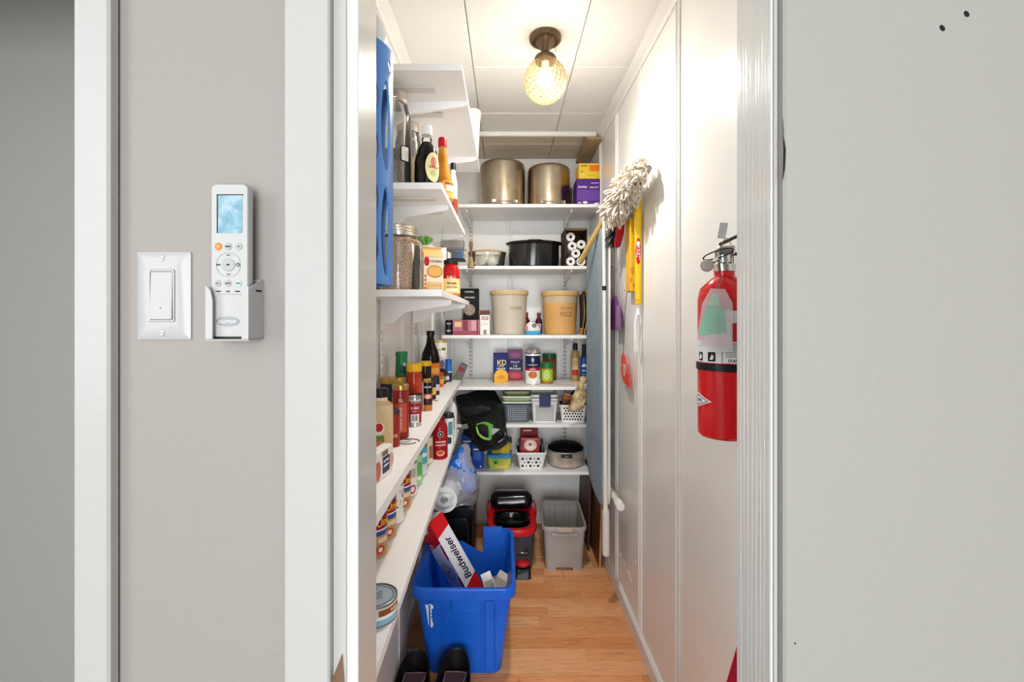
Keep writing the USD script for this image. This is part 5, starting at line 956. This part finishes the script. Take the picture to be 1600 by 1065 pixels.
for px_, pz_, py_ in ((-.285, .492, 2.19), (-.225, .475, 2.315)):
    m = rev([(.019, -.055), (.058, -.055), (.060, -.052), (.060, .055), (.019, .055), (.019, -.055)], 32); r_ = part(rl, 'roll', mv(rt(m, 90, (1, 0, 0)), px_, py_, pz_), pm('#f1f0ee', .8))
    part(r_, 'core', mv(rt(rev([(.016, -.053), (.0188, -.053), (.0188, .053), (.016, .053), (.016, -.053)], 20), 90, (1, 0, 0)), px_, py_, pz_), pm('#a9a29c', .8))
part(rl, 'blue_print', blob([(-.240, 2.26, .605, .048), (-.215, 2.32, .665, .024), (-.195, 2.26, .575, .050), (-.175, 2.25, .515, .040)], [(0, 1), (0, 2), (2, 3)], .012, 3, .012, 40), pm('#1f63c4', .25), smooth=50)
part(rl, 'wrap', blob([(-.285, 2.19, .492, .072), (-.205, 2.25, .53, .077), (-.22, 2.28, .61, .055), (-.205, 2.34, .675, .022), (-.185, 2.30, .45, .05)], [(0, 1), (1, 2), (2, 3), (1, 4), (0, 2)], .012, 3, .010, 45), FILM, smooth=50)

mb = thing('mop_bucket', 'black and red mop bucket with a foot pedal beside the grey bin', 'mop bucket', (.0335, 2.56, 0))
DG = pm('#3b4048', .4); BR_ = pm('#c8141c', .35)
part(mb, 'bucket', loft([rring(.205, .30, .06, 0, 6), rring(.215, .31, .065, .006, 6), rring(.245, .36, .08, .205, 6), rring(.239, .354, .078, .205, 6), rring(.21, .304, .06, .012, 6)]), DG, smooth=40)
part(mb, 'red_rim', ringloft([rring(.243, .358, .079, .2055, 6), rring(.262, .378, .09, .208, 6), rring(.266, .382, .092, .232, 6), rring(.254, .37, .088, .242, 6), rring(.20, .30, .07, .238, 6), rring(.19, .29, .066, .2055, 6)]), BR_, smooth=40)
part(mb, 'wringer', loft([oval(.086, .062, .2245) + [0, -.045, 0], oval(.096, .072, .243) + [0, -.045, 0], oval(.088, .064, .248) + [0, -.045, 0], oval(.07, .05, .205) + [0, -.045, 0], oval(.03, .02, .20) + [0, -.045, 0]]), BLACKG, smooth=40)
part(mb, 'wringer_teeth', [bx(x_ - .003, x_ + .003, .008, .012, .246, .250) for x_ in np.linspace(-.03, .03, 5)], pm('#8d8d8d', .4))
part(mb, 'splash_guard', loft([rring(.225, .10, .045, .2425, 6, 0, .125), rring(.25, .12, .05, .27, 6, 0, .125), rring(.235, .10, .045, .305, 6, 0, .13), rring(.19, .06, .028, .322, 6, 0, .135)]), pm('#0d0d10', .15, coat=.4), smooth=45)
part(mb, 'handle', tube(curve([(-.134, .03, .215), (-.140, .08, .24), (-.132, .15, .262)], 10), .005, 8), BR_); part(mb, 'handle', tube(curve([(.134, .03, .215), (.140, .08, .24), (.132, .15, .262)], 10), .005, 8), BR_)
part(mb, 'pedal_base', loft([rring(.085, .09, .015, .0, 4, .055, -.165), rring(.08, .085, .015, .035, 4, .055, -.16), rring(.07, .06, .012, .048, 4, .055, -.15)]), BLACK, smooth=40)
part(mb, 'pedal', mv(trimesh.Trimesh((sph := trimesh.creation.icosphere(3, 1.0)).vertices * [.036, .030, .017], sph.faces), .055, -.172, .064), pm('#b5161e', .4), smooth=True)
lb_ = part(mb, 'label', bx(.022, .086, -.168, -.1625, .098, .150, .002), BLACK); part(lb_, 'symbol', onface(Polygon([(-.02, .012), (-.004, .014), (-.006, -.004), (.012, -.006), (.012, -.012), (-.012, -.010), (-.010, .008), (-.02, .008)]), .05, -.168, .125, 'f'), pm('#c9c9c9', .5)); part(lb_, 'symbol', onface(ell(.003, .003), .074, -.168, .115, 'f'), pm('#c9c9c9', .5))

gb = thing('storage_bin', 'grey open plastic storage bin on the floor under the back shelves', 'bin', (.316, 2.598, 0), -2)
GPL = pm('#a7a39f', .45, var=('#9b9691', 5))
ft = [bx(-.045, .045, -.25, -.13, -.01, .016), bx(-.045, .045, .13, .25, -.01, .016)]
ft2 = onface(ext(rr(.09, .03, .006), .06), 0, -.185, .238, 'f', -.02)
part(gb, 'bin', cut(loft([rring(.196, .318, .022, 0, 4), rring(.198, .320, .024, .02, 4), rring(.222, .352, .03, .214, 4), rring(.216, .346, .028, .214, 4), rring(.194, .315, .022, .024, 4), rring(.19, .31, .02, .022, 4)]), ft), GPL, smooth=30)
part(gb, 'rim', ringloft([rring(.220, .350, .03, .2142, 4), rring(.236, .368, .036, .216, 4), rring(.240, .372, .038, .232, 4), rring(.234, .366, .036, .238, 4), rring(.218, .348, .03, .236, 4), rring(.2165, .3465, .028, .2142, 4)]), GPL, smooth=40)
part(gb, 'grip', bx(-.042, .042, -.192, -.184, .214, .2365, .003), pm('#b9a795', .45)); part(gb, 'front_band', bx(-.07, .07, -.1845, -.170, .188, .206, .004), GPL)
for xx in (-.045, .045): part(gb, 'inner_rib', loft([rring(.022, .012, .004, .024, 2, xx * .8, .152), rring(.030, .014, .004, .214, 2, xx, .168)]), GPL, smooth=40)

br = thing('wood_board', 'brown wooden board leaning on edge behind the ironing board', 'board', (.503, 2.46, 0), rot=(0, 1.5, 0)); part(br, 'board', bx(-.005, .005, 0, .50, 0, .425, .001), pm('#7a4f33', .5, var=('#5d3a25', 9), stretch=(1, 1, 6)), smooth=False)
part(br, 'raw_edge', bx(-.005, .005, -.004, -.0002, 0, .425, .001), pm('#c58a55', .6), smooth=False)
db = thing('dark_board', 'dark brown wooden board standing behind the grey bin in the back corner', 'board', (.474, 2.80, 0), rot=(0, 2.0, 0)); part(db, 'board', bx(-.005, .005, -.16, .185, 0, .42, .001), pm('#3e2a20', .5, var=('#523727', 9), stretch=(1, 1, 6)), smooth=False)
tw = thing('twine', 'thin tan twine curling on the floor by the right baseboard', 'twine', (.47, 2.36, .0012)); part(tw, 'strand', tube(curve([(.012, .085, .0), (.018, .03, 0), (.022, -.03, 0), (.012, -.07, 0), (-.005, -.095, 0)], 20), .0011, 5), pm('#d0a878', .7))

# ---------------------------------------------------------------- right wall
ib = thing('ironing_board', 'ironing board with a blue-grey cover hung upright on the right wall', 'ironing board', (.450, 0, 0))
out = Polygon([(2.585, 1.62), (2.585, .62), (2.57, .54), (2.52, .485), (2.43, .455), (2.33, .437), (2.22, .435), (2.165, .455), (2.150, .50), (2.150, 1.66), (2.16, 1.73), (2.19, 1.765), (2.26, 1.772), (2.36, 1.765), (2.48, 1.73), (2.56, 1.68)]).buffer(-.012, 4).buffer(.012, 4)
def slab(poly, x0, x1, ch=.006):
    i = poly.buffer(-ch, 3)
    a = ext(poly, x1 - x0 - ch); b = ext(i, x1 - x0)
    def k(m, off): m.vertices = np.stack([off + m.vertices[:, 2], m.vertices[:, 0], m.vertices[:, 1]], 1); return m
    return k(a, x0 + ch), k(b, x0)
IBC = pm('#9db0bd', .75, var=('#8ea2b0', 8), bump=(14, .006))
hulls = [(.006, .004), (.002, .010), (0, .018)]
rings = []
ipts = lambda q: np.array(out.buffer(-q, 4).exterior.coords[:-1])
from shapely.geometry import LineString
def ring_at(q, x, n=90):
    e = out.buffer(-q, 4).exterior; L = e.length; p0 = e.project(Point(2.585, 1.2)); return np.array([(x, *e.interpolate((p0 + L * k / n) % L).coords[0]) for k in range(n)])
cv = loft([ring_at(.05, .001), ring_at(.018, .0005), ring_at(.006, .003), ring_at(0, .010), ring_at(0, .024), ring_at(.006, .027)]); cv.invert() if cv.volume < 0 else None
part(ib, 'cover', cv, IBC, smooth=50)
un = loft([ring_at(.005, .0272), ring_at(.003, .030), ring_at(.003, .040), ring_at(.012, .041)]); un.invert() if un.volume < 0 else None
part(ib, 'metal_top', un, pm('#ecebe6', .35), smooth=40)
WT = pm('#e6e2d8', .35)
part(ib, 'foot', tube([(.056, 2.50, .505), (.056, 2.06, .505)], .0145, 14), WT); part(ib, 'foot_cap', tube([(.056, 2.075, .505), (.056, 2.028, .505), (.056, 2.024, .505)], [.0195, .0195, .017], 16), pm('#f3f2ee', .4))
for y_ in (2.28, 2.44): part(ib, 'leg', tube([(.056, y_, .505), (.056, y_ + .01, 1.25)], .010, 10), WT)
part(ib, 'hanger', [bx(.0405, .0955, 2.34, 2.37, 1.60, 1.606, .001), bx(.0405, .046, 2.34, 2.37, 1.56, 1.606, .001)], TIN)
part(ib, 'spill', mv(rt(ext(Polygon([(-.004, .03), (.003, .02), (.001, -.01), (.005, -.04), (-.003, -.035), (-.001, 0)]), .0006), 90, (1, 0, 0)), .018, 2.1498, 1.115), pm('#cfd3d4', .7)) if False else None

pw = thing('white_pole', 'slim white pole with a black band hanging along the edge of the ironing board', 'pole', (0, 0, 0))
ptop, pbot, pmid = at(943.5, 343, 2.125), at(946.5, 866, 2.125), at(946, 795, 2.125)
part(pw, 'pole', tube([ptop, ptop * .75 + pmid * .25, ptop * .3 + pmid * .7, pmid], [.0075, .0075, .009, .011], 10), pm('#e4dfd4', .4)); part(pw, 'sleeve', tube([pmid + [0, -.006, .004], pmid + [0, -.006, -.004], pbot + [0, -.006, .006], pbot + [0, -.006, 0]], [.012, .0165, .0175, .014], 14), pm('#dcd9d2', .4))
q_ = at(944.2, 450, 2.125); part(pw, 'black_band', tube([q_ + [0, 0, .010], q_ - [0, 0, .010]], .0100, 12), BLACK)
part(pw, 'bent_tip', tube(curve([ptop, at(943, 337, 2.12), at(947, 331, 2.09), (.500, 2.06, at(953, 334, 2.05)[2]), (.5445, 2.05, at(953, 336, 2.05)[2])], 16), .009, 10), pm('#cfc8bc', .4))

mp = thing('mop', 'cotton loop mop head with a wooden handle hung on the right wall', 'mop', (0, 0, 0))
A_, Bm = np.array([.490, 2.05, 1.8135]), np.array([.488, 1.635, 1.868]); rg = random.Random(21); ms = []
sd = (Bm - A_) / np.linalg.norm(Bm - A_); n1 = np.array([-1.0, 0, 0]); n2 = np.cross(sd, n1); n2 /= np.linalg.norm(n2)
for k in range(300):
    s = rg.random(); c_ = A_ + (Bm - A_) * s + np.array([rg.uniform(-.012, .012), 0, 0]); a_ = rg.uniform(-1.75, 1.75); fat = .5 + .6 * math.sin(PI * min(1, .25 + s * .72))
    o = math.cos(a_) * n1 * .62 + math.sin(a_) * n2 + sd * rg.uniform(-.35, .35) + (sd * rg.uniform(.1, .8) if s > .9 else 0) - (sd * rg.uniform(.1, .5) if s < .1 else 0); o /= np.linalg.norm(o)
    L_ = rg.uniform(.048, .084) * fat; L_ = min(L_, (.540 - c_[0]) / o[0]) if o[0] > .02 else L_
    w_ = np.cross(o, rg.choice([sd, n2])); w_ /= np.linalg.norm(w_) + 1e-9; w_ *= rg.uniform(.006, .011); dr = np.array([0, 0, -.010 * L_ / .06])
    pts = curve([c_ - w_ * .5, c_ + o * L_ * .6 - w_ * .9, c_ + o * L_ * .98 - w_ * .5 + dr, c_ + o * L_ * .98 + w_ * .5 + dr, c_ + o * L_ * .6 + w_ * .9, c_ + w_ * .5], 11); pts[:, 0] = np.minimum(pts[:, 0], .5395)
    ms.append(tube(pts, .0046, 5))
part(mp, 'cotton_loops', ms, pm('#e9dfcf', .85, var=('#d2c4ae', 40), bump=(500, .002)), smooth=True, kind='stuff')
part(mp, 'head_frame', tube([A_ + [.02, 0, 0], Bm + [.02, 0, 0]], .012, 8), pm('#8d8578', .6))
WDH = pm('#d9b878', .45, var=('#c9a561', 14), stretch=(6, 6, 1)); h0, h1 = at(906, 410, 2.40), at(946, 337, 2.16)
part(mp, 'handle', tube([h0, h0 + (h1 - h0) * .05, h0 + (h1 - h0) * .55, h1], [.0125, .0145, .0135, .010], 14), WDH); part(mp, 'wire_hook', tube(curve([at(944, 336, 2.15), at(941, 322, 2.15), at(935, 319, 2.16), at(932, 326, 2.17)], 12), .0016, 6), TIN)
part(mp, 'socket', tube([h1 - (h1 - h0) * .02, A_ + [-.01, .02, .0]], [.012, .014], 10), pm('#b9b2a4', .4))
part(mp, 'wall_hook', [bx(.500, XR - .0002, 1.85, 1.864, 1.834, 1.840, .001)], TIN)

sb = thing('scrub_brush', 'red brush with black bristles hanging below the mop head', 'brush', (.500, 2.05, 1.728))
red_ = blob([(0, -.035, .055, .018), (0, -.03, -.02, .018), (0, .012, -.062, .016), (0, -.052, .0, .015)], [(0, 3), (3, 1), (1, 2), (0, 1)], .006, 4)
part(sb, 'body', red_, pm('#b5141e', .35), smooth=60)
rg = random.Random(3); bs = []
for k in range(190):
    s = rg.random(); b0 = np.array([rg.uniform(-.012, .012), -.022 + s * .02, .045 - s * .09]); o = np.array([rg.uniform(-.8, .1), .9, -.35 - .3 * s]) ; o /= np.linalg.norm(o); bs.append(tube([b0, b0 + o * rg.uniform(.055, .075)], [.0016, .001], 4))
part(sb, 'bristles', bs, pm('#151416', .6), smooth=False, kind='stuff')
part(sb, 'hook', bx(.012, XR - .500 - .0003, -.04, -.032, .058, .064, .001), TIN)
yb = thing('yellow_holder', 'flat yellow patterned pack hanging behind the yellow brush handle', 'pack', (.530, 1.955, 1.60))
y_ = part(yb, 'pack', bx(-.012, .0155, -.036, .034, -.155, .155, .004), pm('#e9b02a', .4)); rg = random.Random(9)
part(y_, 'print', [onface(ell(rg.uniform(.003, .008), rg.uniform(.006, .012), 10), rg.uniform(-.008, .010), -.036, rg.uniform(-.14, -.05), 'f', .0002 * i) for i in range(6)], pm('#c98a1a', .5), smooth=False); part(y_, 'print', [onface(rr(.010, .006, .002), rg.uniform(-.006, .008), -.036, .02 + .016 * i, 'f') for i in range(6)], pm('#d99a2c', .5), smooth=False)
yh = thing('scrubber', 'yellow handle with a red oval label and white wire loops below, on the right wall', 'brush', (.526, 1.83, 1.20))
part(yh, 'handle', rev([(0, .188), (.010, .188), (.0125, .195), (.0125, .30), (.0135, .46), (.016, .52), (.0155, .55), (.011, .60), (.006, .625), (0, .626)], 24), pm('#f2c51a', .3)); part(yh, 'end_ring', rev([(.0126, .205), (.0134, .206), (.0134, .209), (.0126, .21)], 24), pm('#d9a814', .4))
l_ = part(yh, 'label', wrap(ell(.011, .052), .0136, .40, -12, .0002), RED); part(l_, 'lettering', wrap(rt(Tw('LIBMAN', .07, True), 90, (0, 0, 1)), .0136, .40, -12, .0008), WHITE); part(l_, 'label_print', wrap(ell(.006, .009), .0136, .43, -12, .0012), WHITE)
part(yh, 'shank', rev([(0, .150), (.009, .150), (.006, .17), (.004, .1878), (0, .1878)], 14), WHITE)
for s_ in (-1, 1): part(yh, 'wire_loop', tube(curve([(0, 0, .165), (.0 + s_ * .010 - .004, s_ * .010, .12), (s_ * .013 - .006, s_ * .020, .05), (s_ * .013 - .006, s_ * .020, .006), (s_ * .009 - .006, s_ * .014, -.002), (s_ * .005 - .006, s_ * .006, .006), (s_ * .004 - .004, s_ * .004, .06), (0, 0, .14)], 30), .0036, 8), WHITE)
ps = thing('fly_swatter', 'purple plastic fly swatter head hanging beside the ironing board', 'fly swatter', (.522, 2.19, 1.279))
hp = Polygon([(-.10, 0), (.10, 0), (.105, .05), (.085, .12), (.03, .163), (-.03, .163), (-.085, .12), (-.105, .05)])
def onwall(poly, t): m = ext(poly, t); m.vertices = np.stack([-m.vertices[:, 2], m.vertices[:, 0], m.vertices[:, 1]], 1); m.invert() if m.volume < 0 else None; return m
part(ps, 'head', onwall(hp, .003), pm('#8d5a90', .5)); part(ps, 'ridge', [mv(onwall(rr(.0022, .10), .0015), -.003, q, .065) for q in np.arange(-.085, -.02, .013)], pm('#a478a6', .5)); part(ps, 'stem', tube([(0, 0, .16), (0.0, .01, .27), (.012, .01, .29)], .0022, 6), pm('#9a8a72', .5))
os_ = thing('fly_swatter', 'coral red fly swatter hanging by its long wire on the right wall', 'fly swatter', (.528, 2.02, 1.037))
hp = Polygon([(-.075, .0), (-.02, .002), (.055, .03), (.075, .06), (.070, .11), (.062, .134), (.035, .140), (.012, .134), (-.03, .085), (-.075, .03)])
part(os_, 'head', onwall(hp.buffer(-.006).buffer(.006, 3), .004), pm('#dd4f3c', .45)); part(os_, 'grid_lines', [mv(onwall(rr(.0016, .05), .0012), -.004, q, .035) for q in np.arange(-.055, .05, .012)], pm('#c23f30', .45)); part(os_, 'price_label', mv(onwall(rr(.036, .05, .002), .0008), -.0041, .012, .07), pm('#eac6ba', .5)); part(os_, 'label_print', mv(onwall(ell(.009, .012).difference(ell(.005, .008)), .0006), -.0050, .012, .072), pm('#9a8f8a', .5))
part(os_, 'wire', tube(curve([(-.002, .050, .128), (-.002, .035, .155), (-.002, .03, .19), (0, .02, .30), (.004, .0, .42)], 24), .0013, 6), pm('#55504a', .4, .4)); part(os_, 'nail', rt(cyl(.002, -.008, .018, 8), 90, (0, 1, 0)).apply_translation((.0, 0, .42)), TIN)

fe = thing('fire_extinguisher', 'red fire extinguisher with a black band, half hidden by the right door post', 'fire extinguisher', (.484, 1.02, 1.078), face_cam(.484, 1.02))
FR = pm('#d4131b', .18, coat=.5); R_ = .055
b_ = part(fe, 'cylinder', rev([(0, .006), (.045, .004), (.050, 0), (R_, .006), (R_, .300), (.050, .325), (.032, .343), (.021, .352), (.021, .362), (0, .362)], 56), FR, smooth=35)
part(fe, 'band', rev([(R_ + .0002, .146), (R_ + .003, .147), (R_ + .003, .161), (R_ + .0002, .162), (R_ + .0002, .146)], 56), pm('#17171b', .35))
lab_ = part(b_, 'label', wrap(rr(.20, .046), R_, .187, 0, .0003), pm('#eeeceb', .4)); part(b_, 'label', wrap(rr(.10, .026), R_, .262, 30, .0003), pm('#eeeceb', .4))
for a_, w_ in ((-56, .012), (-26, .016)): part(lab_, 'pictogram', wrap(rr(w_, .020, .002), R_, .177, a_, .0009), INK); part(lab_, 'pictogram', wrap(Polygon([(-.004, -.006), (.001, .006), (.005, .0), (.002, -.007)]), R_, .177, a_, .0016), WHITE)
part(lab_, 'label_print', [wrap(rr(.034, .0010), R_, z_, 20, .0009) for z_ in np.arange(.178, .206, .0045)], pm('#55555a', .5), smooth=False); part(lab_, 'lettering', wrap(Tw('CLASS', .024, True), R_, .170, 20, .0009), INK); part(lab_, 'frame_line', wrap(rr(.0012, .030), R_, .180, -4, .0009), pm('#77777a', .5))
dmd = part(b_, 'warning_diamond', wrap(Polygon([(-.036, 0), (-.012, .016), (.028, 0), (-.012, -.016)]), R_, .080, -55, .0003), pm('#f0efee', .4)); part(dmd, 'frame_line', wrap(Polygon([(-.031, 0), (-.011, .0125), (.021, 0), (-.011, -.0125)]).difference(Polygon([(-.0285, 0), (-.0105, .0108), (.0175, 0), (-.0105, -.0108)])), R_, .080, -55, .0009), INK); part(dmd, 'lettering', wrap(Tw('ULC', .016, True), R_, .080, -60, .0009), INK)
part(fe, 'collar', rev([(0, .3622), (.023, .3622), (.023, .378), (.017, .382), (.017, .398), (0, .398)], 28), CHROME); vb = part(fe, 'valve', bx(-.014, .022, -.016, .016, .3982, .418, .004), CHROME)
part(fe, 'lever', rt(bx(-.012, .095, -.008, .008, .424, .430, .002), -24, (0, 1, 0), (0, 0, .427)), pm('#4b4744', .35, .7)); part(fe, 'carry_handle', rt(bx(.0, .10, -.009, .009, .400, .406, .002), 8, (0, 1, 0), (0, 0, .40)), pm('#55504c', .35, .7))
part(fe, 'gauge', mv(rt(cyl(.0135, 0, .012, 26, .002), 90, (1, 0, 0)), -.034, -.030, .374), pm('#a8a29c', .3, .6)); part(fe, 'gauge_face', mv(rt(cyl(.0105, .0122, .0130, 26), 90, (1, 0, 0)), -.034, -.030, .374), pm('#a59a94', .3)); part(fe, 'gauge_stem', tube([(-.034, -.034, .374), (-.012, -.012, .39)], .005, 8), CHROME)
part(fe, 'pull_ring', tube(np.stack([-.012 + .030 * np.cos(np.linspace(0, 2 * PI, 30)[:-1]), -.028 + .012 * np.sin(np.linspace(0, 2 * PI, 30)[:-1]), .398 + .010 * np.cos(np.linspace(0, 2 * PI, 30)[:-1] + .7)], 1), .0014, 6, True), pm('#3a3836', .35, .6))
part(fe, 'seal_wire', tube(curve([(-.006, -.024, .408), (-.002, -.026, .425), (.006, -.024, .432), (.014, -.022, .418)], 14), .0009, 5), pm('#777', .4) if False else pm('#77736e', .4)); part(fe, 'seal_tag', mv(rt(rt(ext(rr(.016, .034, .001), .0012), 90, (1, 0, 0)), 10, (0, 1, 0)), -.003, -.024, .449), pm('#bdbbb8', .5))
part(fe, 'wall_bracket', rt(mv(bx(-.02, .02, .0, .010, .10, .42, .002), 0, .056, 0), 0, (0, 0, 1)), pm('#8a8886', .4, .6))
it = thing('inspection_tag', 'green paper tag in a clear plastic sleeve tied to the fire extinguisher', 'tag', (.4215, .932, 1.268), face_cam(.4215, .932))
part(it, 'green_tag', mv(rt(ext(Polygon([(-.028, .034), (.026, .040), (.020, .092), (-.012, .094)]), .0008), 90, (1, 0, 0)), -.002, 0, 0), pm('#5fc79a', .6)); part(it, 'tag_print', [mv(rt(rt(ext(rr(.030, .0008), .0004), 4, (0, 0, 1)), 90, (1, 0, 0)), -.002, -.0009, .046 + .007 * q) for q in range(5)], pm('#3f9a74', .6), smooth=False)
part(it, 'sleeve', rt(ext(Polygon([(-.036, 0), (.034, .002), (.034, .10), (.020, .128), (-.006, .130), (-.022, .10)]), .003), 90, (1, 0, 0)).apply_translation((0, .0016, 0)), FILM, smooth=False); part(it, 'green_tag', mv(rt(ext(Polygon([(-.012, .095), (.012, .095), (.008, .118), (-.004, .118)]), .0008), 90, (1, 0, 0)), 0, 0, 0), pm('#a9d6b4', .6)); part(it, 'pink_slip', mv(rt(ext(Polygon([(-.030, .012), (.032, .014), (.030, .09), (.0, .06)]), .0006), 90, (1, 0, 0)), 0, .0010, 0), pm('#e0c6c2', .6))
part(it, 'tie', tube(curve([(.004, 0, .128), (.010, .008, .150), (.016, .014, .152), (.008, .004, .130)], 12), .0010, 5), pm('#77736e', .4))
rd = thing('red_panel', 'dark red panel leaning on the right wall low behind the door post', 'panel', (.322, 1.0, 0), rot=(0, 16.2, 0)); part(rd, 'panel', bx(0, .012, -.14, 0, .0035, .72, .003), pm('#a30f1e', .35), smooth=False); part(rd, 'edge_trim', bx(0, .012, .0003, .004, .0035, .72, .001), pm('#c8182a', .35), smooth=False)

# every thing built in world coordinates gets its origin at its own base
for pr in stage.GetPrimAtPath('/World').GetChildren():
    if not pr.GetCustomDataByKey('category') or not pr.IsA(UsdGeom.Xform): continue
    x = UsdGeom.Xformable(pr); t_ = x.GetOrderedXformOps()[0]
    if abs(t_.Get()[1]) > 1e-9 or len(x.GetOrderedXformOps()) > 1: continue
    ms = [UsdGeom.Mesh(q) for q in Usd.PrimRange(pr) if q.IsA(UsdGeom.Mesh)]
    P_ = [np.array(m.GetPointsAttr().Get()) for m in ms]; A_ = np.vstack(P_); o = np.array([(A_[:, 0].min() + A_[:, 0].max()) / 2, (A_[:, 1].min() + A_[:, 1].max()) / 2, A_[:, 2].min()]); was = np.array(t_.Get())
    for m, q in zip(ms, P_): m.GetPointsAttr().Set([Gf.Vec3f(*map(float, w)) for w in q - o])
    t_.Set(Gf.Vec3d(*map(float, was + o)))
